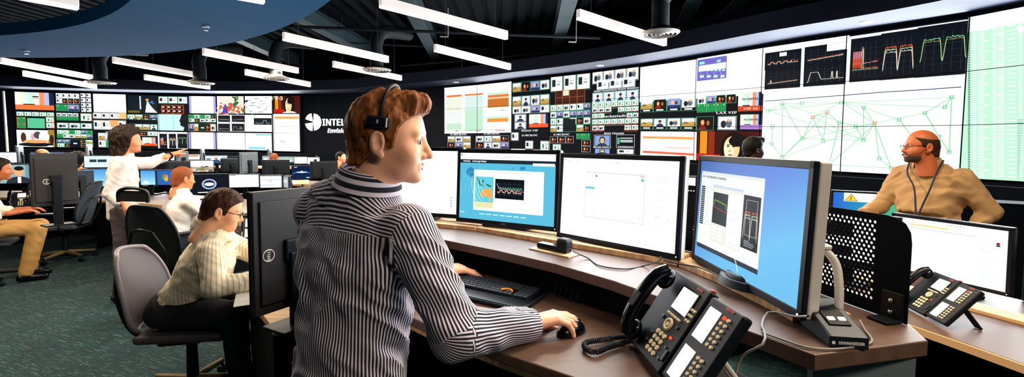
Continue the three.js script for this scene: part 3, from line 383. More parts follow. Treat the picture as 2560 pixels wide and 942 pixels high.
// dark section with the company sign
{
  const mat = new THREE.MeshStandardMaterial({ color: 0xf2f4f6, roughness: 0.5, emissive: 0xeaf6f4, emissiveIntensity: 0.62 }), mint = new THREE.MeshStandardMaterial({ color: 0xcfeee4, roughness: 0.5, emissive: 0xbfeee0, emissiveIntensity: 0.62 });
  const a = -80.4, c = polar(14.83, a, 2.3), t = thing('company_sign', 'lit white company sign with round segmented emblem on the dark wall', 'sign', c, Math.atan2(RC[0] - c.x, RC[1] - c.z));
  const loc = (px, py) => { const q = onWall(px, py, 14.83); return [(q.ang - a) * Math.PI / 180 * 14.83, q.y - 2.3]; };
  const wedge = (cx, cy, r0, r, s0, s1, m, dx = 0, dy = 0) => { const sh = new THREE.Shape(); sh.absarc(cx + dx, cy + dy, r, s0, s1, false); sh.lineTo(cx + dx, cy + dy); sh.closePath(); const g = new THREE.ExtrudeGeometry(sh, { depth: 0.02, bevelEnabled: false, curveSegments: 20 }); mk('emblem_segment', g, m, t); };
  const [ex, ey] = loc(782, 305), rr = 0.265;
  wedge(ex, ey, 0, rr, -Math.PI * 0.48, Math.PI * 0.48, mat, 0.02, 0); wedge(ex, ey, 0, rr, Math.PI * 0.56, Math.PI * 0.9, mat, 0, 0.01); wedge(ex, ey, 0, rr, Math.PI * 1.04, Math.PI * 1.47, mint, 0, -0.015);
  const { FontLoader } = await import('three/addons/loaders/FontLoader.js'); const { TextGeometry } = await import('three/addons/geometries/TextGeometry.js');
  const font = await new FontLoader().loadAsync('fonts/droid/droid_sans_bold.typeface.json');
  const word = (s, px, py, hpx, name, slant, font2 = font) => { const [x, y] = loc(px, py), [, y2] = loc(px, py - hpx); let g = new TextGeometry(s, { font: font2, size: (y2 - y), depth: 0.02, curveSegments: 5 }); g.computeBoundingBox(); g.scale(0.93, 1, 1); if (slant) g.applyMatrix4(new THREE.Matrix4().makeShear(0, 0, slant, 0, 0, 0)); g.translate(x, y, 0); mk(name, g, mat, t); };
  word('INTELSAT', 806, 314, 17, 'lettering'); word('Envision. Connect.', 818, 332, 11, 'lettering', 0.22);
}
const fontMod = await (async () => { const { FontLoader } = await import('three/addons/loaders/FontLoader.js'); const { TextGeometry } = await import('three/addons/geometries/TextGeometry.js'); return { TextGeometry, font: await new FontLoader().loadAsync('fonts/droid/droid_sans_bold.typeface.json') }; })();
// ---------- pictures on the desk monitors ----------
const T = {};
T.map = canvas(1024, 640, (g, w, h) => {
  g.fillStyle = '#56b2d0'; g.fillRect(0, 0, w, h); g.fillStyle = '#fbfbfb'; g.fillRect(0, 0, w, 62); g.fillStyle = '#c9ccce'; for (let i = 0; i < 26; i++) g.fillRect(300 + i * 14, 30, 9, 10); g.fillStyle = '#3f9fb0'; g.fillRect(8, 10, 18, 16);
  g.fillStyle = '#1d2630'; g.fillRect(0, 62, w, 34); g.fillStyle = '#fff'; g.font = 'bold 22px sans-serif'; g.fillText('intelsat', 34, 86); g.fillRect(108, 66, 2, 26); g.fillText('Coverage Maps', 140, 86); g.fillStyle = '#fbfbfb'; g.fillRect(800, 84, 216, 24);
  g.fillStyle = '#2f83b4'; const blob = (pts) => { g.beginPath(); pts.forEach((p, i) => (i ? g.lineTo(...p) : g.moveTo(...p))); g.closePath(); g.fill(); };
  blob([[80, 160], [120, 135], [160, 150], [170, 200], [160, 250], [130, 240], [100, 210], [85, 220], [70, 190]]); blob([[660, 128], [700, 118], [730, 122], [720, 145], [680, 150]]); blob([[590, 140], [610, 122], [602, 150]]);
  g.strokeStyle = '#9fd6e6'; g.lineWidth = 2; for (const r of [60, 110, 160]) { g.beginPath(); g.arc(170, 340, r, Math.PI * 0.8, Math.PI * 1.7); g.stroke(); }
  g.fillStyle = '#fbfcfc'; g.fillRect(165, 160, 750, 390); g.fillStyle = '#d6d9da'; g.fillRect(410, 175, 380, 10);
  g.fillStyle = '#5cc4d6'; g.fillRect(180, 225, 210, 300); g.fillStyle = '#d8dba6'; g.fillRect(180, 470, 210, 55); g.fillStyle = '#e3a456'; blob([[250, 370], [290, 335], [330, 345], [345, 325], [370, 350], [385, 395], [360, 440], [330, 430], [310, 410], [270, 425], [240, 410]]); blob([[345, 445], [370, 445], [362, 470], [345, 465]]);
  g.fillStyle = '#2f6f4c'; blob([[200, 230], [225, 250], [240, 290], [275, 310], [260, 322], [230, 305], [210, 265]]); blob([[300, 290], [340, 300], [370, 315], [350, 325], [310, 305]]); blob([[262, 250], [280, 262], [275, 290], [258, 280]]);
  g.strokeStyle = '#f4fbfb'; g.lineWidth = 3; for (const r of [150, 185, 220, 260]) { g.beginPath(); g.arc(400, 290, r, Math.PI * 0.72, Math.PI * 1.08); g.stroke(); }
  g.fillStyle = '#fbfcfc'; g.fillRect(391, 200, 16, 330); chart(g, 408, 240, 310, 185, 0); g.strokeStyle = '#7fe09a'; g.lineWidth = 4; g.beginPath(); g.moveTo(430, 280); for (let i = 0; i < 30; i++) g.lineTo(440 + i * 9, 318 + (i % 3) * 10); g.stroke(); g.strokeStyle = '#b48ac8'; g.beginPath(); g.moveTo(425, 290); g.lineTo(460, 330); g.lineTo(715, 352); g.stroke();
  g.fillStyle = '#d7eef4'; for (let i = 0; i < 7; i++) g.fillRect(240 + i * 75, 580, 56, 8); for (let i = 0; i < 3; i++) g.fillRect(12 + i * 18, 575, 12, 12);
});
const faint = (g, x, y, n, w, step = 9) => { for (let i = 0; i < n; i++) { g.fillStyle = pick(['#cfd3d6', '#dde0e2', '#c2c8cc']); g.fillRect(x, y + i * step, w * (0.4 + 0.6 * rnd()), 2.5); } };
T.mail = canvas(1024, 640, (g, w, h) => {
  g.fillStyle = '#fafafb'; g.fillRect(0, 0, w, h); g.fillStyle = '#e8a860'; g.fillRect(8, 8, 22, 8); g.fillStyle = '#444'; g.fillRect(60, 22, 6, 7); g.fillRect(140, 22, 5, 6); faint(g, 20, 70, 8, 60, 12); faint(g, 20, 190, 34, 60, 10); faint(g, 310, 90, 2, 200, 12); faint(g, 860, 110, 6, 100, 9); faint(g, 850, 220, 26, 130, 11); faint(g, 130, 96, 3, 60); faint(g, 280, 480, 4, 60);
  g.strokeStyle = '#8fa4bc'; g.lineWidth = 2.5; g.strokeRect(240, 110, 530, 360); g.fillStyle = '#b9c2cc'; g.fillRect(240, 108, 530, 5); g.fillStyle = '#3a2a26'; g.fillRect(338, 130, 12, 14); g.fillStyle = '#d04a3a'; g.fillRect(735, 118, 9, 7); g.fillRect(752, 118, 9, 7); g.fillStyle = '#5fb08c'; g.fillRect(742, 138, 18, 20); g.fillStyle = '#6fc6c8'; g.fillRect(244, 225, 86, 18); g.fillStyle = '#d04a3a'; g.fillRect(530, 22, 6, 6); g.fillStyle = '#777'; for (const [x, y] of [[335, 440], [735, 430], [520, 24], [500, 26], [450, 26], [870, 400], [960, 410], [300, 600], [800, 610]]) g.fillRect(x, y, 4, 6);
});
T.plain = canvas(256, 160, (g, w, h) => { g.fillStyle = '#f7f8f8'; g.fillRect(0, 0, w, h); g.fillStyle = '#222'; for (let i = 0; i < 4; i++) g.fillRect(234, 118 + i * 7, 2.5, 2); });
T.spectrum = canvas(1024, 640, (g, w, h) => {
  const gr = g.createLinearGradient(0, 0, w * 0.3, h); gr.addColorStop(0, '#4668a8'); gr.addColorStop(0.55, '#5b83d0'); gr.addColorStop(1, '#68b4e0'); g.fillStyle = gr; g.fillRect(0, 0, w, h);
  g.save(); g.translate(24, 66); g.scale(1.23, 1.02); g.translate(-30, -74); g.fillStyle = '#cfd6dc'; g.fillRect(30, 74, 560, 18); g.fillStyle = '#f2f3f3'; g.fillRect(30, 92, 560, 468); g.fillStyle = '#2a3440'; g.fillRect(30, 545, 560, 26);
  for (let i = 0; i < 16; i++) { g.fillStyle = i === 2 ? '#f0b84c' : pick(['#2c3a48', '#46586a', '#6b7a88']); g.fillRect(42 + i * 15, 100, 9, 14); }
  for (let i = 0; i < 20; i++) { g.fillStyle = '#1f2a38'; g.fillRect(38, 170 + i * 12.5, 42, 9); g.fillStyle = '#b9c0c6'; g.fillRect(88, 172 + i * 12.5, 50, 3); }
  g.fillStyle = '#d9d8d2'; g.fillRect(160, 150, 280, 350); g.fillStyle = '#b9c6d4'; g.fillRect(160, 150, 280, 16); g.fillStyle = '#e9e8e2'; g.fillRect(318, 190, 116, 300); faint(g, 340, 240, 24, 80, 10); chart(g, 172, 195, 140, 190, 6);
  g.fillStyle = '#0b121a'; g.fillRect(172, 195, 140, 190); g.strokeStyle = '#3a4a3c'; g.lineWidth = 1; for (let i = 1; i < 9; i++) { g.beginPath(); g.moveTo(172 + i * 15.5, 195); g.lineTo(172 + i * 15.5, 385); g.moveTo(172, 195 + i * 21); g.lineTo(312, 195 + i * 21); g.stroke(); }
  const pl = (c, f) => { g.strokeStyle = c; g.lineWidth = 3; g.beginPath(); for (let i = 0; i <= 60; i++) { const t = i / 60; g.lineTo(176 + 132 * t, f(t)); } g.stroke(); }; pl('#b8d858', (t) => 280 - 40 * sstep(0, 0.1, t) + 20 * t + 30 * sstep(0.9, 1, t) + noise.noise(t * 40, 1, 1) * 4); pl('#c8402c', (t) => 285 + 20 * t + noise.noise(t * 40, 5, 1) * 4);
  for (let r = 0; r < 4; r++) for (let c = 0; c < 2; c++) { g.fillStyle = '#fbfbfa'; g.fillRect(172 + c * 64, 405 + r * 22, 44, 12); }
  chart(g, 445, 175, 130, 290, 5); g.strokeStyle = '#dfe8ea'; g.lineWidth = 2; g.strokeRect(470, 200, 84, 190); faint(g, 470, 420, 4, 90, 9);
  faint(g, 460, 480, 7, 100, 9); g.restore(); g.strokeStyle = '#d4f0fa'; g.lineWidth = 7; g.beginPath(); g.arc(400, 640, 130, -1.1, -0.2); g.stroke();
});
T.outlook = canvas(1024, 640, (g, w, h) => {
  g.fillStyle = '#eef1f4'; g.fillRect(0, 0, w, h); g.fillStyle = '#dfe4ea'; g.fillRect(0, 50, 110, h); g.fillStyle = '#f7f8fa'; g.fillRect(112, 70, 660, h); g.fillStyle = '#f3cf7c'; g.fillRect(150, 62, 380, 16); g.fillStyle = '#b8c4d0'; g.fillRect(150, 104, 620, 7); faint(g, 150, 130, 3, 90, 12); faint(g, 390, 130, 3, 150, 12); faint(g, 690, 130, 4, 70, 11); faint(g, 10, 90, 10, 70, 22); faint(g, 800, 120, 44, 190, 11);
  g.fillStyle = '#8a2018'; g.beginPath(); g.arc(952, 150, 15, 0, 7); g.fill(); g.fillStyle = '#201818'; g.fillRect(936, 166, 32, 12); g.fillStyle = '#555'; for (let i = 0; i < 6; i++) g.fillRect(520 + i * 28, 18, 8, 7); g.fillStyle = '#f0a860'; g.fillRect(300, 6, 20, 7); g.fillRect(8, 14, 14, 10);
});
T.boxes = canvas(512, 320, (g, w, h) => { g.fillStyle = '#f6f6f4'; g.fillRect(0, 0, w, h); g.fillStyle = '#0a1018'; g.fillRect(0, 50, 300, 90); g.fillRect(0, 200, 300, 70); g.fillRect(0, 290, 512, 30); });
T.warning = canvas(512, 320, (g, w, h) => {
  const gr = g.createLinearGradient(0, 0, w, 0); gr.addColorStop(0, '#2b62c8'); gr.addColorStop(0.5, '#2a9aa8'); gr.addColorStop(1, '#5fc45a'); g.fillStyle = gr; g.fillRect(0, 0, w, h); g.fillStyle = '#eceaf0'; g.fillRect(70, 0, 360, 70); g.fillStyle = '#f0c838'; g.beginPath(); g.moveTo(118, 10); g.lineTo(158, 64); g.lineTo(78, 64); g.closePath(); g.fill(); g.strokeStyle = '#5a4a10'; g.lineWidth = 3; g.stroke(); g.fillStyle = '#3a2a08'; g.font = 'bold 40px sans-serif'; g.fillText('!', 111, 60); g.fillStyle = '#d6eee0'; g.fillRect(190, 110, 150, 4); g.fillRect(200, 120, 120, 3);
});
// one sheet of small pictures for the distant monitors
const cell = {}; const sheetNames = ['win', 'logo', 'white', 'table', 'graphs', 'news', 'scene', 'planet', 'eyebrand', 'grey', 'dark', 'green', 'face', 'orange', 'office', 'doc'];
T.sheet = canvas(1024, 640, (g) => sheetNames.forEach((n, i) => {
  const x = (i % 4) * 256, y = Math.floor(i / 4) * 160, w = 256, h = 160; cell[n] = [x / 1024, 1 - (y + h) / 640, (x + w) / 1024, 1 - y / 640];
  const B = (a, b, c, d, k) => { g.fillStyle = k; g.fillRect(x + a * w, y + b * h, c * w, d * h); }, E = (a, b, c, d, k) => { g.fillStyle = k; g.beginPath(); g.ellipse(x + a * w, y + b * h, c * w, d * h, 0, 0, 7); g.fill(); };
  g.save(); g.beginPath(); g.rect(x, y, w, h); g.clip();
  if (n === 'win') { const q = g.createLinearGradient(x, y, x, y + h); q.addColorStop(0, '#4f94d8'); q.addColorStop(1, '#9fe0ee'); g.fillStyle = q; g.fillRect(x, y, w, h); E(0.35, 1, 0.25, 0.3, '#c8f0f4'); }
  if (n === 'logo') { B(0, 0, 1, 1, '#2a62b0'); E(0.4, 0.45, 0.12, 0.2, '#4f9a50'); E(0.5, 0.6, 0.1, 0.16, '#e0a838'); E(0.45, 0.35, 0.08, 0.12, '#d85a3a'); E(0.55, 0.4, 0.06, 0.1, '#58b0d8'); }
  if (n === 'white') { B(0, 0, 1, 1, '#f7f7f6'); B(0.05, 0.04, 0.2, 0.04, '#444'); }
  if (n === 'table') { B(0, 0, 1, 1, '#eef1f4'); B(0, 0, 1, 0.12, '#cfd8e0'); B(0.05, 0.3, 0.9, 0.04, '#a9b8c8'); B(0.4, 0.42, 0.15, 0.05, '#8a9098'); B(0, 0.75, 0.7, 0.06, '#b9c8d8'); }
  if (n === 'graphs') { B(0, 0, 1, 1, '#d4eaf4'); B(0.2, 0.3, 0.26, 0.24, '#2a3a48'); B(0.5, 0.3, 0.34, 0.24, '#2a3a48'); }
  if (n === 'news') { B(0, 0, 1, 1, '#8fb0b8'); B(0.6, 0, 0.4, 1, '#6f949c'); E(0.45, 0.4, 0.1, 0.24, '#e8a878'); E(0.45, 0.2, 0.11, 0.12, '#1c1412'); E(0.45, 1, 0.3, 0.36, '#2a3038'); B(0.41, 0.66, 0.08, 0.34, '#f0f0f0'); }
  if (n === 'scene') { B(0, 0, 1, 0.55, '#f4eef0'); B(0, 0.55, 1, 0.45, '#b8a488'); for (let k = 0; k < 24; k++) E(rnd(), 0.5 + rnd() * 0.5, 0.06, 0.06, pick(['#6a5a40', '#e8e0d4', '#8a8a70', '#40403a'])); }
  if (n === 'planet') { B(0, 0, 1, 1, '#081a3c'); E(0.5, 1.25, 0.9, 0.85, '#2a6ab8'); E(0.5, 1.33, 0.9, 0.85, '#0a2246'); E(0.5, 0.48, 0.3, 0.05, '#c8e4fa'); E(0.5, 0.45, 0.06, 0.08, '#fff'); B(0.1, 0.06, 0.16, 0.06, '#cfd8e0'); B(0.72, 0.86, 0.2, 0.06, '#cfd8e0'); }
  if (n === 'eyebrand') { B(0, 0, 1, 1, '#0c131e'); g.strokeStyle = '#a8b8ec'; g.lineWidth = 12; g.beginPath(); g.ellipse(x + w / 2, y + h * 0.52, w * 0.17, h * 0.25, 0, 0, 7); g.stroke(); E(0.5, 0.53, 0.13, 0.1, '#f4f6fa'); B(0.2, 0.95, 0.3, 0.05, '#eee'); }
  if (n === 'grey') { B(0, 0, 1, 1, '#a9b2ba'); B(0.2, 0.3, 0.5, 0.22, '#f2f4f4'); }
  if (n === 'dark') { B(0, 0, 1, 1, '#141c26'); B(0.1, 0.3, 0.3, 0.05, '#58707c'); B(0.5, 0.5, 0.3, 0.05, '#40585c'); }
  if (n === 'green') { B(0, 0, 1, 1, '#a8c0b4'); E(0.5, 0.6, 0.35, 0.3, '#dfe8e4'); B(0, 0.8, 1, 0.2, '#3a5a50'); }
  if (n === 'face') { B(0, 0, 1, 1, '#2a1c18'); E(0.5, 0.5, 0.2, 0.36, '#d8946c'); E(0.5, 0.2, 0.22, 0.2, '#3a2018'); E(0.44, 0.48, 0.03, 0.03, '#222'); E(0.56, 0.48, 0.03, 0.03, '#222'); }
  if (n === 'orange') { B(0, 0, 1, 1, '#f4f0ea'); B(0.1, 0.1, 0.8, 0.3, '#c88a50'); }
  if (n === 'office') { B(0, 0, 1, 1, '#dfe6ec'); E(0.5, 0.35, 0.08, 0.16, '#c98a68'); E(0.5, 1, 0.22, 0.5, '#34507a'); B(0.05, 0.3, 0.2, 0.7, '#7a8a98'); B(0.75, 0.2, 0.2, 0.8, '#98a8b4'); }
  if (n === 'doc') { B(0, 0, 1, 1, '#f4f6f6'); B(0.52, 0.3, 0.26, 0.34, '#2a2a30'); B(0.1, 0.1, 0.5, 0.04, '#b8b8b8'); }
  g.restore();
}));
const GM = {}; for (const k of Object.keys(T)) GM[k] = glowing(T[k], MONITOR_GLOW);
const ledMat = new THREE.MeshStandardMaterial({ color: 0xffffff, emissive: 0xdfeaff, emissiveIntensity: 1.2 });
const redLed = new THREE.MeshStandardMaterial({ color: 0xff4030, emissive: 0xff3020, emissiveIntensity: 1.2 });
function screenPlane(w, h, uvr, z = 0.001) { const g = new THREE.PlaneGeometry(w, h); if (uvr) { const uv = g.attributes.uv; for (let i = 0; i < uv.count; i++) uv.setXY(i, lerp(uvr[0], uvr[2], uv.getX(i)), lerp(uvr[1], uvr[3], uv.getY(i))); } g.translate(0, 0, z); return g; }
// desk monitor, screen centre c, facing local +z
function monitor({ c, yaw, tilt = 90, w = 0.518, h = 0.324, desk, tex, uv, label, group, shell = M.darkMetal, light = 0, stand = true, round = false, logo = false, fine = true, bez = 0.019 }) {
  const t = thing('desk_monitor', label, 'monitor', [c.x, desk, c.z], yaw, group), y = c.y - desk, rx = -(90 - tilt) * Math.PI / 180;
  const T4 = new THREE.Matrix4().makeRotationX(rx).setPosition(0, y, 0), F = (g) => { g = Array.isArray(g) ? merge(g) : g; g.applyMatrix4(T4); return g; };
  const W = w + bez * 2, H = h + bez * 2.1, bar = (ww, hh, x, yy) => rb(ww, hh, 0.014, 0.003, x, yy, -0.004);
  mk('bezel', F([bar(W, bez, 0, h / 2 + bez / 2), bar(W, bez * 1.1, 0, -h / 2 - bez * 0.55), bar(bez, H, -w / 2 - bez / 2, 0), bar(bez, H, w / 2 + bez / 2, 0)]), M.black, t);
  mk('shell', F([rb(W, H, 0.03, 0.006, 0, -0.0005, -0.026), rb(W * 0.86, H * 0.84, 0.014, 0.006, 0, 0, -0.046)]), shell, t);
  mk('screen', F(screenPlane(w, h, uv)), GM[tex], t);
  if (fine && !logo) { const bt = new fontMod.TextGeometry('DELL', { font: fontMod.font, size: 0.008, depth: 0.001, curveSegments: 3 }); bt.center(); bt.translate(0, -h / 2 - bez * 0.55, 0.0035); mk('bezel_lettering', F(bt), M.grey, t); }
  if (fine) { mk('power_light', F(sph(0.0025, w / 2 + bez * 0.3, -h / 2 - bez * 0.5, 0.003, 6)), ledMat, t); }
  if (logo) { const rr = 0.026, L = mk('maker_emblem', F(new THREE.TorusGeometry(rr, 0.003, 6, 32).translate(logo[0], logo[1], -0.0545)), M.silver, t); L.userData.label = 'silver ring emblem'; const tg = new logo[2].TextGeometry(logo[4] ?? 'DELL', { font: logo[2].font, size: 0.0135, depth: 0.002, curveSegments: 3 }); tg.center(); if (logo[3]) tg.rotateZ(logo[3]); tg.rotateY(Math.PI); tg.translate(logo[0], logo[1], -0.0545); mk('emblem_lettering', F(tg), M.silver, L); }
  if (stand) {
    mk('stand_neck', [rb(0.075, y - 0.02, 0.03, 0.008, 0, (y - 0.02) / 2 + 0.01, -0.078), rb(0.1, 0.1, 0.03, 0.01, 0, y, -0.062)], M.black, t);
    mk('stand_base', round ? [put(new THREE.CylinderGeometry(0.1, 0.11, 0.02, 28), 0, 0.0101, -0.06), put(new THREE.TorusGeometry(0.075, 0.012, 8, 28), 0, 0.02, -0.06, Math.PI / 2)] : rb(0.24, 0.016, 0.17, 0.006, 0, 0.0081, -0.07), M.black, t);
  }
  if (light) { const n = V(Math.sin(yaw), 0, Math.cos(yaw)); areaLight(new THREE.Color(0.9, 0.96, 1), light, w, h, c.clone().addScaledVector(n, 0.012), c.clone().addScaledVector(n, 2)); }
  return t;
}
const D2R = Math.PI / 180;

// ---------- the raised front console ----------
const UY = 1.175, LO = 1.04;
{
  const t = thing('console_desk', 'raised curved console desk with dark brown upper shelf, monitors standing along it', 'desk');
  const up = [[-1.3, -2.5], [-0.9, -2.28], [-0.37, -2.02], [-0.06, -1.77], [0.16, -1.57], [0.32, -1.38], [0.45, -1.18], [0.53, -1.03], [0.62, -0.89], [0.915, -0.96], [1.0, -1.15], [1.02, -1.5], [0.85, -1.9], [0.4, -2.35], [-0.2, -2.7], [-0.9, -3.0]];
  const top = mk('upper_shelf', slab(up, UY - 0.035, UY, 0.003), M.desk, t);
  const lo = [[-0.75, -1.72], [-0.5, -1.6], [-0.38, -1.47], [-0.24, -1.34], [-0.02, -1.17], [0.15, -1.05], [0.42, -0.8], [0.56, -0.9], [0.58, -1.05], [0.5, -1.22], [0.37, -1.42], [0.12, -1.71], [-0.22, -2.0], [-0.5, -2.14], [-0.95, -2.34]];
  mk('keyboard_shelf', slab(lo, LO - 0.03, LO, 0.004), M.desk, t);
  mk('edge_band', slab(lo.slice(0, 7).map(([x, z]) => [x + 0.012, z - 0.012]).concat(lo.slice(0, 7).reverse().map(([x, z]) => [x + 0.05, z - 0.05])), LO - 0.055, LO - 0.0302, 0.002), M.oak, t);
  const back = up.slice(0, 7).map(([x, z]) => [x + 0.06, z - 0.09]);
  mk('modesty_panel', slab(back.concat(back.slice().reverse().map(([x, z]) => [x + 0.03, z - 0.03])), 0, UY - 0.036, 0), M.blackMatte, t);
  mk('end_panel', [bx(0.03, UY - 0.036, 0.2, 0.9, (UY - 0.036) / 2, -1.07, 0, -0.2, 0), bx(0.2, UY - 0.036, 0.03, 0.8, (UY - 0.036) / 2, -1.0, 0, -0.23, 0)], M.grey, t);
  for (const [x, z] of [[0.1, -1.35], [-0.5, -1.9]]) mk('lift_column', rb(0.09, LO - 0.06, 0.09, 0.01, x, (LO - 0.06) / 2, z), M.black, t);
  // oak monitor rails with metal slots
  const rail = (a, b, d0, d1) => { const dir = V(b[0] - a[0], 0, b[1] - a[1]).normalize(), n = V(-dir.z, 0, dir.x).multiplyScalar(-1); if (n.z > 0) n.multiplyScalar(-1); const P = (q, k) => [q[0] + n.x * k, q[1] + n.z * k]; const r = mk('monitor_rail', slab([P(a, d0), P(b, d0), P(b, d1), P(a, d1)], UY + 0.0005, UY + 0.022, 0.002), M.oak, t); for (const k of [0.3, 0.6]) mk('rail_slot', slab([P(a, lerp(d0, d1, k)), P(b, lerp(d0, d1, k)), P(b, lerp(d0, d1, k) + 0.006), P(a, lerp(d0, d1, k) + 0.006)], UY + 0.0221, UY + 0.025, 0), M.silver, r); };
  rail([-1.0, -2.53], [-0.18, -2.16], 0, 0.14); rail([-0.17, -2.155], [0.58, -1.55], 0, 0.14); 
  const r3 = mk('monitor_rail', slab([[0.585, -1.545], [0.635, -1.36], [0.66, -1.2], [0.68, -1.06], [0.82, -1.06], [0.8, -1.3], [0.76, -1.5], [0.7, -1.64]], UY + 0.0005, UY + 0.022, 0.002), M.oak, t); mk('rail_slot', slab([[0.66, -1.5], [0.71, -1.2], [0.716, -1.2], [0.666, -1.5]], UY + 0.0221, UY + 0.025, 0), M.silver, r3);
}
const RAIL = UY + 0.0255;
monitor({ c: V(-0.034, 1.393, -2.117), yaw: -29 * D2R, tilt: 87.4, desk: RAIL, tex: 'map', label: 'front console monitor showing a teal coverage map page', light: MONITOR_LIGHT * 0.7, shell: M.silver });
monitor({ c: V(0.398, 1.381, -1.742), yaw: -45.8 * D2R, tilt: 86.7, desk: RAIL, tex: 'mail', label: 'front console monitor with a white mail page and one open message window', light: MONITOR_LIGHT, shell: M.silver });
monitor({ c: V(0.655, 1.385, -1.274), yaw: -87.1 * D2R, tilt: 87.4, desk: RAIL, tex: 'spectrum', label: 'front console monitor with blue desktop and grey spectrum window', light: MONITOR_LIGHT * 0.6, shell: M.silver, round: true });
monitor({ c: V(-0.515, 1.4, -2.365), yaw: -19 * D2R, tilt: 88, desk: RAIL, tex: 'plain', label: 'front console monitor with a blank white page behind the headset man', light: MONITOR_LIGHT, shell: M.silver });
// power box with black plug on a pale plate
{
  const p = onY(1385, 630, UY), t = thing('desk_power_box', 'black power box with plugged adapter on a pale desk plate', 'power outlet', [p.x, UY, p.z], -44 * D2R);
  mk('plate', rb(0.2, 0.006, 0.075, 0.002, 0, 0.0032, 0), M.gold, t); mk('outlet_strip', rb(0.15, 0.022, 0.04, 0.006, -0.005, 0.0175, -0.005), M.blackGloss, t); mk('adapter', rb(0.055, 0.045, 0.05, 0.014, 0.05, 0.041, 0), M.black, t);
  const cb = (pts, r, m, lab) => single('desk_cable', tube(pts, r, 40, 6), m, lab, 'cable');
  const q = (x, y, h = 0.004) => onY(x, y, UY + h);
  cb([q(1432, 628, 0.03), q(1470, 645), q(1500, 664), q(1560, 672), q(1610, 664), q(1645, 652, 0.05), q(1655, 640, 0.08)], 0.0025, M.cable, 'thin black cable looping from the power box to a monitor');
  cb([q(1660, 650, 0.03), q(1700, 660, 0.026), q(1745, 668, 0.03), q(1800, 690, 0.03)], 0.0025, M.cable, 'thin black cable lying on the oak rail');
  cb([q(2020, 790, 0.06), q(1985, 790, 0.03), q(1930, 778, 0.015), q(1912, 790, 0.005), q(1905, 815, 0.006), q(1912, 832, 0.004), q(1919, 850, 0.002).add(V(-0.02, -0.004, 0.015)), V(0.515, 1.1, -0.99), V(0.50, 0.9, -0.98), V(0.49, 0.6, -0.97)], 0.0028, M.greyCable, 'grey cable hanging down over the desk edge');
  cb([q(1905, 830), q(1960, 850), q(2020, 868), q(2090, 872), q(2160, 862), q(2180, 850), q(2160, 820), q(2150, 800, 0.01)], 0.0025, M.greyCable, 'grey cable curling around the headset charger');
}
// perforated metal screens behind the monitors
function perforated(a, b, y0, y1, rows, x0, x1, label, round) {
  const L = Math.hypot(b[0] - a[0], b[1] - a[1]), H = y1 - y0, t = thing('perforated_panel', label, 'panel', [a[0], y0, a[1]], Math.atan2(-(b[1] - a[1]), b[0] - a[0]));
  const sh = new THREE.Shape(); sh.moveTo(0, 0); sh.lineTo(L, 0); if (round) { sh.lineTo(L, H - 0.06); sh.quadraticCurveTo(L, H, L - 0.06, H); } else sh.lineTo(L, H); sh.lineTo(0, H); sh.closePath();
  const s = 0.0125, r = 0.0043;
  for (let j = 0; j < rows; j++) for (let i = 0; ; i++) { const X = x0 + (i + (j % 2) / 2) * s, Y = H - 0.022 - j * s * 0.87; if (X > x1) break; const h = new THREE.Path(); h.absarc(X, Y, r, 0, Math.PI * 2, true); sh.holes.push(h); }
  mk('sheet', new THREE.ExtrudeGeometry(sh, { depth: 0.003, bevelEnabled: false, curveSegments: 4 }), M.blackMatte, t);
  for (const X of [L - 0.03, 0.03]) { const k = mk('bracket', [rb(0.05, 0.07, 0.008, 0.003, X, 0.036, 0.008), rb(0.05, 0.006, 0.05, 0.002, X, 0.004, 0.03)], M.black, t); for (const Y of [0.022, 0.05]) mk('bolt', put(new THREE.SphereGeometry(0.006, 10, 6), X, Y, 0.014), M.chrome, k); }
}
perforated([0.8, -1.66], [0.945, -1.045], UY + 0.001, 1.43, 19, 0.02, 0.55, 'black perforated metal panel with bolts behind the blue monitor', true);
perforated([0.42, -2.2], [0.79, -1.67], UY + 0.001, 1.44, 18, 0.34, 0.635, 'black perforated metal panel between the mail and blue monitors', false);
// headset charging stand
{
  const p = onY(2085, 835, UY), t = thing('headset_charger', 'grey headset charging stand with two arched arms at the desk end', 'charger', [0.72, UY, -0.985], -98 * D2R + Math.PI / 2);
  const sh = new THREE.Shape([[0, 0], [0.135, 0], [0.135, 0.02], [0.02, 0.055], [0, 0.055]].map((q) => new THREE.Vector2(...q)));
  const bd = new THREE.ExtrudeGeometry(sh, { depth: 0.07, bevelEnabled: true, bevelSize: 0.003, bevelThickness: 0.003, bevelSegments: 2 }); bd.translate(-0.07, 0.003, -0.035); bd.rotateY(-Math.PI / 2);
  mk('base', bd, M.darkMetal, t); mk('control_plate', rb(0.045, 0.004, 0.06, 0.0015, 0, 0.046, 0.005, 0.295, 0, 0), M.blackGloss, t);
  for (const x of [-0.011, 0.011]) mk('key', rb(0.014, 0.003, 0.01, 0.001, x, 0.0455, 0.017, 0.295, 0, 0), ledMat, t);
  { const sg = new fontMod.TextGeometry('SENNHEISER', { font: fontMod.font, size: 0.006, depth: 0.001, curveSegments: 3 }); sg.center(); sg.translate(0.004, 0.012, 0.0685); mk('lettering', [sg, bx(0.006, 0.006, 0.001, -0.031, 0.012, 0.0685)], M.white, t); }
  for (const s of [-1, 1]) mk('arm', tube([[s * 0.03, 0.04, -0.03], [s * 0.036, 0.1, -0.045], [s * 0.034, 0.15, -0.06], [s * 0.01, 0.185, -0.07]], 0.0095, 20, 8), M.silver, t);
  mk('cradle', rb(0.05, 0.012, 0.03, 0.005, 0, 0.187, -0.07), M.silver, t);
}
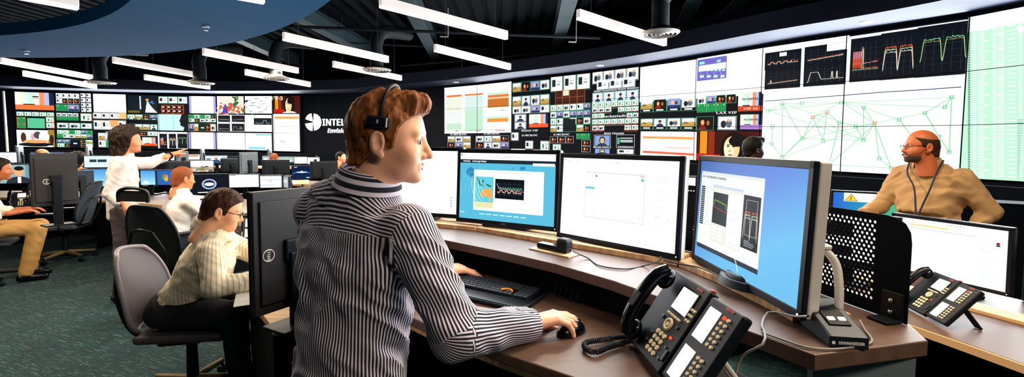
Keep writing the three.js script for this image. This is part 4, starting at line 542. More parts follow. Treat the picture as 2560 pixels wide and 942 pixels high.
// keyboard
{
  const t = thing('keyboard', 'black full size keyboard with glossy palm rest under the man\'s left hand', 'keyboard', [-0.105, LO, -1.655], -31 * D2R);
  const W = 0.45, Dp = 0.2; mk('case', [rb(W, 0.018, Dp, 0.008, 0, 0.0105, 0, 0.03, 0, 0)], M.blackGloss, t); mk('side_trim', [rb(0.006, 0.014, Dp * 0.96, 0.003, W / 2, 0.0115, 0, 0.03, 0, 0), rb(W * 0.98, 0.01, 0.005, 0.002, 0, 0.0095, Dp / 2, 0.03, 0, 0)], M.darkMetal, t);
  const kg = {}; const key = (x, z, w, d = 0.0155) => { const id = w + '_' + d; kg[id] ??= rb(w, 0.009, d, 0.002, 0, 0, 0); const m = mk('key', kg[id], M.keyCap ??= std(0x1a2530, 0.45), t); m.position.set(x, 0.0235 - z * 0.03, z); };
  const u = 0.0192, X0 = -W / 2 + 0.016, rows = [[-0.08, Array(15).fill(1)], [-0.06, [...Array(13).fill(1), 2]], [-0.041, [1.5, ...Array(12).fill(1), 1.5]], [-0.022, [1.75, ...Array(11).fill(1), 2.25]], [-0.003, [2.25, ...Array(10).fill(1), 2.75]], [0.016, [1.5, 1.25, 1.5, 5.5, 1.5, 1.25, 2.5]]];
  for (const [z, ws] of rows) { let x = X0; for (const k of ws) { key(x + k * u / 2, z, k * u - 0.0028); x += k * u; } }
  for (let r = 0; r < 6; r++) for (let c = 0; c < 3; c++) if (!(r === 3 || (r === 4 && c !== 1))) key(X0 + u * (15.4 + c), rows[r][0], u - 0.0028, 0.0155);
  for (let r = 0; r < 6; r++) for (let c = 0; c < 3; c++) key(X0 + u * (18.7 + c), rows[r][0], u - 0.0028);
  mk('orange_arc', new THREE.TorusGeometry(0.022, 0.004, 5, 20, Math.PI).rotateX(-Math.PI / 2).translate(0.1, 0.0265, 0.0), std(0xe58a1e, 0.5), t);  // orange half ring lying over the key caps
}
// mouse
{
  const p = onY(1428, 832, LO), t = thing('computer_mouse', 'small black mouse under the man\'s right hand', 'mouse', [p.x, LO, p.z], -50 * D2R);
  const g = new THREE.SphereGeometry(1, 24, 14, 0, Math.PI * 2, 0, Math.PI / 2); g.scale(0.031, 0.036, 0.055); mk('body', g, M.blackGloss, t); mk('wheel', cyl(0.008, 0.008, 0.006, 14, 0, 0.0285, -0.03, 0, 0, Math.PI / 2), M.darkMetal, t);
}
// desk phone with key module, face plane local x right, y up, tilted
function deskPhone({ o, yaw, tilt, s = 1, label, cord = true, lit = true, fine = true }) {
  const t = thing('desk_phone', label, 'phone', o, yaw), rx = -(90 - tilt) * D2R, T4 = new THREE.Matrix4().makeRotationX(rx).setPosition(0, 0.019 * s, 0).multiply(new THREE.Matrix4().makeScale(s, s, s));
  const F = (g) => { g = Array.isArray(g) ? merge(g) : g; g.applyMatrix4(T4); return g; };
  const lcd = new THREE.MeshStandardMaterial({ color: 0xdfe6ea, roughness: 0.3, emissive: 0xe8eef2, emissiveIntensity: lit ? 0.5 : 0.1 }), pale = M.phoneKey ??= std(0xe0cda8, 0.5);
  mk('body', F([rb(0.198, 0.236, 0.026, 0.008, 0.099, 0.118, -0.0135), rb(0.17, 0.05, 0.05, 0.01, 0.099, 0.16, -0.045)]), M.black, t);
  mk('display', F(bx(0.074, 0.062, 0.002, 0.128, 0.178, 0.0006)), lcd, t);
  mk('display_frame', F([bx(0.08, 0.004, 0.003, 0.128, 0.211, 0.0006), bx(0.08, 0.004, 0.003, 0.128, 0.145, 0.0006), bx(0.004, 0.066, 0.003, 0.089, 0.178, 0.0006), bx(0.004, 0.066, 0.003, 0.167, 0.178, 0.0006)]), M.blackGloss, t);
  for (let i = 0; i < 4; i++) mk('soft_key', F(rb(0.0155, 0.006, 0.005, 0.0015, 0.1 + i * 0.0172, 0.132, 0.0015)), pale, t);
  const btn = (x, y, r, m = pale, name = 'button') => mk(name, F(put(new THREE.CylinderGeometry(r, r, 0.005, 12), x, y, 0.0015, Math.PI / 2)), m, t);
  mk('navigation_wheel', F([put(new THREE.TorusGeometry(0.013, 0.0045, 6, 20), 0.125, 0.108, 0.001), put(new THREE.CylinderGeometry(0.006, 0.006, 0.005, 12), 0.125, 0.108, 0.002, Math.PI / 2)]), pale, t);
  for (let r = 0; r < 4; r++) for (let c = 0; c < 3; c++) btn(0.105 + c * 0.018, 0.078 - r * 0.0165, 0.0062, pale, 'dial_key');
  for (let r = 0; r < 3; r++) for (let c = 0; c < 2; c++) btn(0.176 + c * 0.011, 0.172 - r * 0.014, 0.0037);
  for (const [x, y] of [[0.085, 0.115], [0.163, 0.115], [0.082, 0.062], [0.082, 0.04], [0.168, 0.06], [0.168, 0.03]]) mk('function_key', F(rb(0.012, 0.009, 0.004, 0.0015, x, y, 0.001)), M.darkMetal, t);
  mk('speaker_key', F(rb(0.012, 0.03, 0.006, 0.002, 0.182, 0.045, 0.001)), M.darkMetal, t); btn(0.165, 0.086, 0.0035, redLed, 'red_light'); mk('message_lamp', F(rb(0.014, 0.006, 0.012, 0.002, 0.187, 0.237, -0.009)), M.red, t);
  const hs = mk('handset', F([tube([[0.035, 0.222, 0.03], [0.033, 0.19, 0.05], [0.033, 0.12, 0.056], [0.033, 0.055, 0.05], [0.036, 0.02, 0.03]], 0.0185, 28, 12), put(new THREE.SphereGeometry(1, 16, 10).scale(0.027, 0.03, 0.02), 0.036, 0.2, 0.024), put(new THREE.SphereGeometry(1, 16, 10).scale(0.027, 0.03, 0.02), 0.037, 0.036, 0.022)]), M.blackGloss, t);
  mk('grip_mark', F(rb(0.02, 0.04, 0.004, 0.001, 0.045, 0.11, 0.0725, 0, 0.35, 0)), M.darkMetal, hs);
  for (const [x, y] of [[0.155, 0.223], [0.285, 0.22]]) { const rt = new fontMod.TextGeometry('AVAYA', { font: fontMod.font, size: 0.0065, depth: 0.0008, curveSegments: 2 }); rt.center(); rt.translate(x, y, 0.0005); mk('red_lettering', F(rt), M.red, t); }
  // key module
  const m = mk('key_module', F(rb(0.128, 0.222, 0.026, 0.008, 0.267, 0.117, -0.0135)), M.black, t);
  for (const y of [0.165, 0.062]) { mk('module_display', F(bx(0.044, 0.08, 0.002, 0.245, y, 0.0006)), lcd, m); for (let r = 0; r < 6; r++) for (let c = 0; c < 2; c++) mk('module_key', F(put(new THREE.CylinderGeometry(0.0042, 0.0042, 0.005, 10), 0.285 + c * 0.015, y + 0.034 - r * 0.0135, 0.0015, Math.PI / 2)), y > 0.1 && r === 0 && c === 0 ? redLed : pale, m); }
  for (const x of [0.05, 0.28]) mk('stand_leg', [rod(V(x, 0.13, -0.01).applyMatrix4(T4), V(x * s, 0.004, -0.17 * s), 0.006 * s, 8), rod(V(x + 0.03, 0.13, -0.01).applyMatrix4(T4), V((x + 0.03) * s, 0.004, -0.17 * s), 0.006 * s, 8), rod(V(x * s, 0.006, -0.17 * s), V((x + 0.03) * s, 0.006, -0.17 * s), 0.006 * s, 8)], fine ? M.silver : M.black, t);
  return t;
}
deskPhone({ o: [0.325, LO + 0.001, -1.222], yaw: -84.4 * D2R, tilt: 56.2, label: 'large black desk phone with key module and lit displays on the front console' });
{ // coiled handset cord
  const pts = [onY(1570, 838, LO + 0.04), onY(1540, 843, LO + 0.012), onY(1500, 850, LO + 0.012), onY(1466, 856, LO + 0.012), onY(1462, 868, LO + 0.012), onY(1485, 880, LO + 0.012), onY(1520, 868, LO + 0.012), onY(1552, 858, LO + 0.012), onY(1580, 850, LO + 0.015)];
  const curve = new THREE.CatmullRomCurve3(pts), n = 900, P = [], turns = 62;
  for (let i = 0; i <= n; i++) { const u = i / n, c = curve.getPointAt(u), tg = curve.getTangentAt(u), s = V(0, 1, 0).cross(tg).normalize(), up = tg.clone().cross(s), a = u * turns * Math.PI * 2; P.push(c.addScaledVector(s, Math.cos(a) * 0.0062).addScaledVector(up, Math.sin(a) * 0.0062)); }
  single('coiled_cord', new THREE.TubeGeometry(new THREE.CatmullRomCurve3(P), 1100, 0.0019, 5), M.darkMetal, 'dark coiled handset cord looping on the desk by the mouse', 'cord');
}
{ const p = onY(1172, 655, LO); single('wooden_pad', put(new THREE.CylinderGeometry(1, 1, 0.02, 28).scale(0.075, 1, 0.03), p.x, LO + 0.0105, p.z, 0, -0.5, 0), M.oak, 'tan rounded wooden pad in the shade behind the keyboard', 'pad'); }
// small clear stand under the shelf behind the mouse
{ const p = onY(1425, 742, LO); const t = thing('wire_tray', 'small dark wire tray in the shade behind the mouse', 'tray', [p.x, LO, p.z], -0.8); for (let i = 0; i < 5; i++) mk('wire', tube([[-0.05 + i * 0.025, 0.004, 0.03], [-0.05 + i * 0.025, 0.045, 0.01], [-0.05 + i * 0.025, 0.004, -0.03]], 0.0015, 12, 5), M.darkMetal, t); mk('rim', tube([[-0.06, 0.004, 0.03], [0.06, 0.004, 0.03], [0.06, 0.004, -0.03], [-0.06, 0.004, -0.03]], 0.002, 40, 5, true), M.darkMetal, t); }

// ---------- other consoles (curved rows about the room's centre) ----------
const DY = 0.74;
function arcDesk(r0, r1, a0, a1, label, y = DY) {
  const t = thing('curved_desk', label, 'desk');
  mk('worktop', arcBand(r0, r1, a0, a1, y - 0.035, y, 40), M.desk, t); mk('front_edge', arcBand(r0 - 0.012, r0 - 0.0005, a0, a1, y - 0.036, y - 0.002, 40), M.oak, t);
  mk('back_panel', arcBand(r1 - 0.03, r1, a0, a1, 0, y - 0.036, 40), M.blackMatte, t);
  for (let a = a0 + 1; a < a1; a += (a1 - a0 - 2) / 4.001) mk('support', put(bx(r1 - r0 - 0.1, y - 0.036, 0.03, 0, (y - 0.036) / 2, 0), ...polar((r0 + r1) / 2, a, 0).toArray(), 0, -a * D2R, 0), M.blackMatte, t);
  return t;
}
arcDesk(7.5, 8.45, -100, -52, 'curved desk row where the white shirted man works');
arcDesk(10.55, 11.4, -116, -42, 'long second curved desk row before the video wall');
arcDesk(10.35, 11.35, -33, -12, 'curved desk with a phone and mail monitor beside the front console');
arcDesk(12.6, 13.3, -92, -52, 'far curved desk row under the company sign', 0.95);
{ // the desk of the man in glasses
  const t = thing('work_desk', 'desk of the man in glasses with papers on it', 'desk'), out = [[-1.52, -2.52], [-1.1, -2.03], [-0.98, -2.05], [-0.75, -2.75], [-1.35, -3.6], [-2.0, -4.15], [-2.55, -4.4], [-2.7, -4.05], [-2.1, -3.6], [-1.72, -3.1]];
  mk('worktop', slab(out, DY - 0.035, DY, 0.003), M.oak, t); mk('skirt', slab(out.slice(2, 6).concat(out.slice(2, 6).reverse().map(([x, z]) => [x - 0.03, z + 0.02])), 0, DY - 0.036, 0), M.blackMatte, t); mk('side_panel', slab([[-1.5, -2.53], [-1.12, -2.06], [-1.0, -2.07], [-1.0, -2.1], [-1.12, -2.1], [-1.48, -2.56]], 0, DY - 0.036, 0), M.blackMatte, t);
  single('paper_sheet', put(bx(0.3, 0.003, 0.42, 0, 0, 0), -1.42, DY + 0.002, -2.55, 0, 0.5, 0), M.paper, 'white paper under the arms of the man in glasses', 'paper');
  single('paper_sheet', put(bx(0.22, 0.003, 0.3, 0, 0, 0), -1.58, DY + 0.0021, -3.0, 0, 0.9, 0), M.paper, 'white paper behind the hands of the man in glasses', 'paper');
}
// portrait monitor seen from behind
monitor({ c: V(-1.165 + 0.5 * 0.18, 1.382 - 0.278, -1.959 - 0.868 * 0.18), yaw: 60 * D2R + Math.PI, w: 0.324, h: 0.518, desk: DY, tex: 'plain', label: 'dark upright monitor seen from behind with a silver ring emblem', logo: [0.122, -0.01, fontMod, Math.PI / 2, 'DELL'], shell: M.shellDark ??= std(0x1c1b20, 0.55) });
single('stand_knob', sph(0.034, -1.165 + 0.5 * 0.255 + 0.055, 1.13, -1.959 - 0.868 * 0.255 + 0.035, 16), M.blackGloss, 'glossy round black knob on the back of the upright monitor', 'knob');
deskPhone({ o: at(535, 612, 3.75).setY(DY + 0.001).toArray(), yaw: 25 * D2R, tilt: 50, label: 'black desk phone with lit keys in front of the man in glasses', fine: false });
// right hand desk
monitor({ c: V(2.502, 1.001, -2.554), yaw: -70.3 * D2R, tilt: 91.5, desk: DY, tex: 'outlook', label: 'monitor with a mail page and yellow bar beside the bald man', light: MONITOR_LIGHT * 0.7 });
deskPhone({ o: [2.101, DY + 0.001, -2.395], yaw: -101 * D2R, tilt: 50, label: 'black desk phone with two lit strips before the mail monitor', fine: false });
{ const t = thing('oak_rail', 'pale oak rail on the desk under the mail monitor', 'rail', [2.48, DY, -2.5], -70.3 * D2R); mk('board', rb(0.95, 0.02, 0.14, 0.003, 0.05, 0.0105, 0.07), M.oak, t); for (const z of [0.04, 0.08]) mk('slot', bx(0.94, 0.002, 0.006, 0.05, 0.0216, z), M.silver, t); }
deskPhone({ o: [2.95, DY + 0.25, -2.42], yaw: -80 * D2R, tilt: 60, label: 'black desk phone at the edge past the mail monitor', fine: false });
single('phone_shelf', rb(0.5, 0.24, 0.3, 0.01, 3.05, DY + 0.121, -2.25, 0, -80 * D2R, 0), M.black, 'black riser carrying the phone past the mail monitor', 'shelf');
monitor({ c: at(2180, 535, 4.3), yaw: -33 * D2R, desk: 0.68, tex: 'warning', label: 'monitor with yellow warning triangle on a blue and green page behind the perforated panel', w: 0.62, h: 0.39 });
monitor({ c: at(2110, 598, 2.75), yaw: -50 * D2R, desk: DY, tex: 'boxes', label: 'white and black page monitor glimpsed through the perforated panel', w: 0.5, h: 0.3 });
[[2170, 680, 4.3, 1.3], [2540, 548, 4.4, 1.5]].forEach(([x, y, z, w], i) => { const p = at(x, y, z), t = thing('low_cabinet', ['dark low cabinet under the warning monitor', 'dark low cabinet behind the bald man'][i], 'cabinet', [p.x, 0, p.z], -35 * D2R); const ch = i ? p.y + 0.15 : 0.66; mk('body', rb(w, ch, 0.34, 0.01, 0, ch / 2, 0), M.blackMatte, t); mk('top', rb(w + 0.02, 0.018, 0.36, 0.004, 0, ch + 0.0095, 0), M.blackMatte, t); });
// ---------- distant monitors: [x0, y0, x1, y1, distance, turn from facing the viewer, picture, label] ----------
const far = [
  [0, 379, 38, 408, 9.2, 0.3, 'table', 'pale screen at the edge of the room beside the pole'], [88, 380, 148, 410, 10.2, 0, 'win', 'pale blue screen behind the bald man with raised hand'], [152, 381, 191, 408, 10.9, 0.1, 'grey', 'grey screen with white label beside the dark haired woman'],
  [216, 388, 272, 420, 8.6, 0.2, 'graphs', 'pale screen with two dark graphs'], [215, 421, 272, 468, 7.5, 0.1, 'win', 'blue desktop screen beside the pointing man'], [352, 424, 388, 464, 7.2, 0.3, 'win', 'blue screen under the pointing arm'], [391, 424, 440, 464, 7.45, 0.35, 'logo', 'blue screen with a coloured emblem behind the white shirted man'],
  [10, 409, 97, 460, 6.3, 0.25, 'news', 'screen showing a presenter in a dark suit'], [360, 404, 384, 422, 8.6, 0.1, 'face', 'small screen showing a face under the pointing arm'], [427, 385, 446, 402, 10.6, 0.1, 'white', 'small white screen above the white shirted man'],
  [467, 385, 498, 400, 11.0, 0, 'orange', 'screen with an orange header'], [516, 388, 565, 409, 10.6, 0, 'office', 'screen showing a person at an office'], [467, 400, 530, 431, 9.9, 0, 'scene', 'screen showing a crowded outdoor scene'], [569, 391, 604, 405, 11.2, 0, 'dark', 'dim screen in the far row'], [655, 389, 675, 408, 12.3, 0.4, 'grey', 'narrow grey screen beside the balding far man'],
  [696, 391, 735, 409, 12.3, 0, 'green', 'screen with a pale green picture'], [736, 391, 768, 410, 12.3, 0, 'white', 'blank white screen of the far row'], [769, 392, 799, 411, 12.3, 0, 'doc', 'white screen with a dark box'], [731, 413, 778, 449, 9.4, 0, 'planet', 'dark screen with a bright planet edge'],
  [480, 434, 566, 484, 6.7, 0, 'eyebrand', 'dark screen with a violet ring emblem'], [573, 434, 645, 470, 7.3, 0.1, 'white', 'white page screen above the man in glasses'], [651, 437, 704, 471, 7.55, 0.15, 'table', 'pale mail page screen beside the white page screen'],
  [704, 440, 726, 471, 7.3, 0.95, 'grey', 'turned screen with a bright edge at the end of the row'], [1712, 448, 1742, 474, 3.9, 0.0, 'white', 'white screen glimpsed between the front monitors']];
const deskUnder = (p) => { const r = Math.hypot(p.x - RC[0], p.z - RC[1]); return r > 12.3 ? 0.95 : DY; };
far.forEach(([x0, y0, x1, y1, z, turn, pic, label]) => {
  const c = at((x0 + x1) / 2, (y0 + y1) / 2, z), w = (x1 - x0) * z / 1120 / Math.cos(turn * 0.6), h = (y1 - y0) * z / 1120;
  const yaw = Math.atan2(-c.x, -c.z) * 0.75 - turn;
  monitor({ c, yaw, w: w - 0.03, h: Math.max(0.12, h - 0.03), bez: 0.013, desk: deskUnder(c), tex: 'sheet', uv: cell[pic], label, fine: false });
});
// monitors seen from the back or edge on: [x, y, distance, width, height, turn, label]
const backs = [[135, 448, 4.7, 0.33, 0.52, 0.25, 'dark upright monitor back with a pale ring emblem in front of the presenter screen', 1], [44, 385, 9.6, 0.4, 0.34, 1.35, 'dark monitor seen edge on near the pole'], [218, 381, 10.3, 0.4, 0.3, 1.35, 'pale monitor seen edge on behind the dark haired woman'], [452, 399, 9.2, 0.3, 0.32, 0.9, 'grey monitor back beside the crowded scene screen'], [503, 386, 11.9, 0.34, 0.28, 1.4, 'thin monitor seen edge on in the far row'], [619, 406, 9.3, 0.42, 0.4, 0.75, 'grey monitor back between the far screens'], [672, 386, 12.7, 0.34, 0.28, 1.35, 'thin monitor edge beside the balding far man'],
  [690, 418, 9.6, 0.5, 0.3, 0.1, 'black monitor back behind the turned screen'], [810, 424, 9.2, 0.5, 0.32, 0.1, 'black monitor back beside the planet screen'], [197, 448, 6.4, 0.3, 0.22, 0.5, 'dark monitor back with a pale reflection beside the blue desktop'], [580, 412, 9.7, 0.4, 0.26, 0.2, 'black monitor back below the dim screen'], [445, 420, 8.6, 0.36, 0.24, 0.2, 'black monitor back behind the white shirted man'], [790, 400, 13.2, 0.1, 0.24, 1.3, 'thin upright monitor edge below the company sign']];
backs.forEach(([x, y, z, w, h, turn, label, big]) => { const c = at(x, y, z); monitor({ c, yaw: Math.atan2(-c.x, -c.z) + Math.PI + turn, w, h, bez: 0.014, desk: big ? 0.72 : deskUnder(c), tex: 'plain', label, fine: false, shell: big ? (M.shellDark) : turn > 0.7 ? M.grey : M.darkMetal, logo: big ? [0.07, -0.02, fontMod, Math.PI / 2, 'DELL'] : false }); });
deskPhone({ o: at(12, 478, 5.6).setY(DY + 0.001).toArray(), yaw: 40 * D2R, tilt: 52, label: 'black desk phone with lit strips below the presenter screen', fine: false });
{ const p = at(756, 455, 7.6), t = thing('document_holder', 'pale document holder in front of the planet screen', 'holder', [p.x, DY, p.z], 0.4); mk('plate', put(rb(0.2, 0.1, 0.008, 0.002), 0, p.y - DY, 0, -0.9, 0, 0), M.gold, t); mk('post', rod([0, 0.002, 0], [0, p.y - DY, 0], 0.012), M.black, t); mk('foot', rb(0.14, 0.012, 0.1, 0.004, 0, 0.0061, 0), M.black, t); }
// ---------- people: smooth distance fields meshed with surface nets ----------
function surfaceNets(f, lo, hi, h) {
  const nx = Math.ceil((hi[0] - lo[0]) / h) + 1, ny = Math.ceil((hi[1] - lo[1]) / h) + 1, nz = Math.ceil((hi[2] - lo[2]) / h) + 1, S = new Float32Array(nx * ny * nz), B = 6, id = (i, j, k) => (k * ny + j) * nx + i;
  for (let k = 0; k < nz; k += B) for (let j = 0; j < ny; j += B) for (let i = 0; i < nx; i += B) {
    const d = f(lo[0] + (i + B / 2) * h, lo[1] + (j + B / 2) * h, lo[2] + (k + B / 2) * h), far = Math.abs(d) > h * B * 1.35 + 0.02;
    for (let c = k; c < Math.min(k + B, nz); c++) for (let b = j; b < Math.min(j + B, ny); b++) for (let a = i; a < Math.min(i + B, nx); a++) S[id(a, b, c)] = far ? d : f(lo[0] + a * h, lo[1] + b * h, lo[2] + c * h);
  }
  const pos = [], idx = [], vid = new Int32Array(nx * ny * nz).fill(-1), E = [[0, 1], [0, 2], [0, 4], [1, 3], [1, 5], [2, 3], [2, 6], [3, 7], [4, 5], [4, 6], [5, 7], [6, 7]], v = new Float32Array(8);
  for (let k = 0; k < nz - 1; k++) for (let j = 0; j < ny - 1; j++) for (let i = 0; i < nx - 1; i++) {
    let m = 0; for (let c = 0; c < 8; c++) { v[c] = S[id(i + (c & 1), j + (c >> 1 & 1), k + (c >> 2))]; if (v[c] < 0) m |= 1 << c; }
    if (m === 0 || m === 255) continue;
    let x = 0, y = 0, z = 0, n = 0;
    for (const [a, b] of E) if ((v[a] < 0) !== (v[b] < 0)) { const t = v[a] / (v[a] - v[b]); x += lerp(a & 1, b & 1, t); y += lerp(a >> 1 & 1, b >> 1 & 1, t); z += lerp(a >> 2, b >> 2, t); n++; }
    vid[id(i, j, k)] = pos.length / 3; pos.push(lo[0] + (i + x / n) * h, lo[1] + (j + y / n) * h, lo[2] + (k + z / n) * h);
  }
  const quad = (a, b, c, d, flip) => { if (a < 0 || b < 0 || c < 0 || d < 0) return; flip ? idx.push(a, c, b, a, d, c) : idx.push(a, b, c, a, c, d); };
  for (let k = 1; k < nz - 1; k++) for (let j = 1; j < ny - 1; j++) for (let i = 1; i < nx - 1; i++) {
    const s = S[id(i, j, k)] < 0;
    if (s !== S[id(i + 1, j, k)] < 0) quad(vid[id(i, j - 1, k - 1)], vid[id(i, j, k - 1)], vid[id(i, j, k)], vid[id(i, j - 1, k)], !s);
    if (s !== S[id(i, j + 1, k)] < 0) quad(vid[id(i - 1, j, k - 1)], vid[id(i - 1, j, k)], vid[id(i, j, k)], vid[id(i, j, k - 1)], !s);
    if (s !== S[id(i, j, k + 1)] < 0) quad(vid[id(i - 1, j - 1, k)], vid[id(i, j - 1, k)], vid[id(i, j, k)], vid[id(i - 1, j, k)], !s);
  }
  const g = new THREE.BufferGeometry(); g.setAttribute('position', new THREE.Float32BufferAttribute(pos, 3)); g.setIndex(idx); g.computeVertexNormals(); return g;
}
const smin = (a, b, k) => { const h = clamp(0.5 + 0.5 * (b - a) / k, 0, 1); return b + (a - b) * h - k * h * (1 - h); };
const smax = (a, b, k) => -smin(-a, -b, k);
function cap(a, b, ra, rb) { const [ax, ay, az] = arr(a).toArray(), [bx_, by, bz] = arr(b).toArray(), dx = bx_ - ax, dy = by - ay, dz = bz - az, L = dx * dx + dy * dy + dz * dz + 1e-9; return (x, y, z) => { const t = clamp(((x - ax) * dx + (y - ay) * dy + (z - az) * dz) / L, 0, 1); return Math.hypot(x - ax - t * dx, y - ay - t * dy, z - az - t * dz) - (ra + (rb - ra) * t); }; }
function ell(cx, cy, cz, rx, ry, rz) { return (x, y, z) => { const a = (x - cx) / rx, b = (y - cy) / ry, c = (z - cz) / rz, k0 = Math.hypot(a, b, c), k1 = Math.hypot(a / rx, b / ry, c / rz) + 1e-9; return k0 < 1e-6 ? -Math.min(rx, ry, rz) : k0 * (k0 - 1) / k1; }; }
// --- head in its own axes: z forward, x to the person's left, origin between the ears
const H = { skull: ell(0, 0.045, -0.012, 0.075, 0.088, 0.097), face: ell(0, -0.012, 0.028, 0.061, 0.086, 0.062), jaw: ell(0, -0.062, 0.036, 0.05, 0.036, 0.052), chin: ell(0, -0.086, 0.073, 0.021, 0.017, 0.02), nose: cap([0, 0.022, 0.084], [0, -0.021, 0.1085], 0.0072, 0.0112), noseB: cap([-0.0105, -0.026, 0.094], [0.0105, -0.026, 0.094], 0.0085, 0.0085), brow: cap([-0.034, 0.034, 0.073], [0.034, 0.034, 0.073], 0.012, 0.012), up: cap([-0.018, -0.048, 0.085], [0.018, -0.048, 0.085], 0.0065, 0.0065), low: cap([-0.015, -0.059, 0.084], [0.015, -0.059, 0.084], 0.007, 0.007), neck: cap([0, -0.05, -0.025], [0, -0.19, -0.055], 0.055, 0.06), mouth: cap([-0.022, -0.0535, 0.094], [0.022, -0.0535, 0.094], 0.002, 0.002) };
function headField(fat = 0) {
  const sock = [-1, 1].map((s) => ell(s * 0.031, 0.014, 0.094, 0.018, 0.012, 0.016)), lid = [-1, 1].map((s) => ell(s * 0.031, 0.0145, 0.0735, 0.0145, 0.0135, 0.0145)), slit = [-1, 1].map((s) => ell(s * 0.032, 0.0135, 0.088, 0.0125, 0.0042, 0.0115)), cheek = [-1, 1].map((s) => ell(s * 0.037, -0.022, 0.058, 0.028, 0.03, 0.028));
  const ear = [-1, 1].map((s) => { const o = ell(s * 0.083, 0.002, -0.014, 0.011, 0.034, 0.02), lobe = ell(s * 0.077, -0.03, -0.004, 0.007, 0.011, 0.01), con = ell(s * 0.093, -0.004, -0.009, 0.011, 0.015, 0.01), hel = ell(s * 0.095, 0.013, -0.012, 0.009, 0.013, 0.011); return (x, y, z) => smax(smax(smin(o(x, y, z), lobe(x, y, z), 0.008), -con(x, y, z), 0.004), -hel(x, y, z), 0.004); });
  return (x, y, z) => {
    let d = smin(H.skull(x, y, z), H.face(x, y, z), 0.03); d = smin(d, H.jaw(x, y, z) - fat, 0.025); d = smin(d, H.chin(x, y, z), 0.018); for (const c of cheek) d = smin(d, c(x, y, z) - fat * 0.5, 0.02); d = smin(d, H.brow(x, y, z), 0.014);
    for (const s of sock) d = smax(d, -s(x, y, z), 0.012); for (const l of lid) d = smin(d, l(x, y, z), 0.004); for (const s of slit) d = Math.max(d, -s(x, y, z));
    d = smin(d, H.nose(x, y, z), 0.012); d = smin(d, H.noseB(x, y, z), 0.008); d = smin(d, H.up(x, y, z), 0.006); d = smin(d, H.low(x, y, z), 0.006); d = smax(d, -H.mouth(x, y, z), 0.003);
    d = smin(d, H.neck(x, y, z) - fat, 0.025); for (const e of ear) d = smin(d, e(x, y, z), 0.006);
    return d;
  };
}
const headCache = {};
function headGeo(h, fat = 0) { return (headCache[h + '_' + fat] ??= surfaceNets(headField(fat), [-0.11, -0.21, -0.135], [0.11, 0.15, 0.13], h)).clone(); }
// hair: kind short | long | ring (balding) | cropped
function hairGeo(kind, h) {
  const L = (z, ax) => { const pts = kind === 'long' ? [[-0.13, -0.16], [-0.02, -0.13], [0.015, -0.05], [0.035, 0.05], [0.06, 0.075], [0.12, 0.09]] : [[-0.13, -0.075], [-0.06, -0.062], [-0.035, -0.03], [-0.028, 0.01], [-0.008, 0.03], [0.012, -0.012], [0.026, -0.008], [0.034, 0.045], [0.055, 0.072], [0.08, 0.09], [0.12, 0.095]]; let i = 0; while (i < pts.length - 2 && pts[i + 1][0] < z) i++; return lerp(pts[i][1], pts[i + 1][1], clamp((z - pts[i][0]) / (pts[i + 1][0] - pts[i][0]), 0, 1)); };
  const earHole = ell(0.09, -0.004, -0.011, 0.032, 0.034, 0.022), tuft = ell(0, 0.118, 0.058, 0.062, 0.03, 0.04), t = kind === 'long' ? 0.034 : kind === 'short' ? 0.017 : kind === 'neat' ? 0.013 : kind === 'ring' ? 0.005 : 0.006, sk = ell(0, 0.045, -0.012, 0.075 + t, 0.088 + t, 0.097 + t), nape = kind === 'long' ? cap([0, -0.01, -0.05], [0, -0.1, -0.06], 0.085, 0.075) : cap([0, 0, -0.05], [0, -0.05, -0.055], 0.066, 0.06);
  const f = (x, y, z) => { const n = noise.noise(x * 55, y * 16 + z * 6, z * 40) * 0.5 + noise.noise(x * 130, y * 34, z * 110) * 0.3; let d = smin(sk(x, y, z), nape(x, y, z), 0.02); if (kind === 'short') d = smin(d, tuft(x, y, z), 0.025); d -= n * t * 0.9; d = Math.max(d, L(z, Math.abs(x)) - y + n * 0.008); if (kind !== 'long') d = Math.max(d, -(Math.abs(x) > 0.04 ? earHole(Math.abs(x), y, z) : 1)); if (kind === 'ring') d = Math.max(d, y - 0.06 - 0.25 * Math.max(0, z + 0.02)); return d; };
  return surfaceNets(f, [-0.125, -0.2, -0.16], [0.125, 0.19, 0.14], h);
}
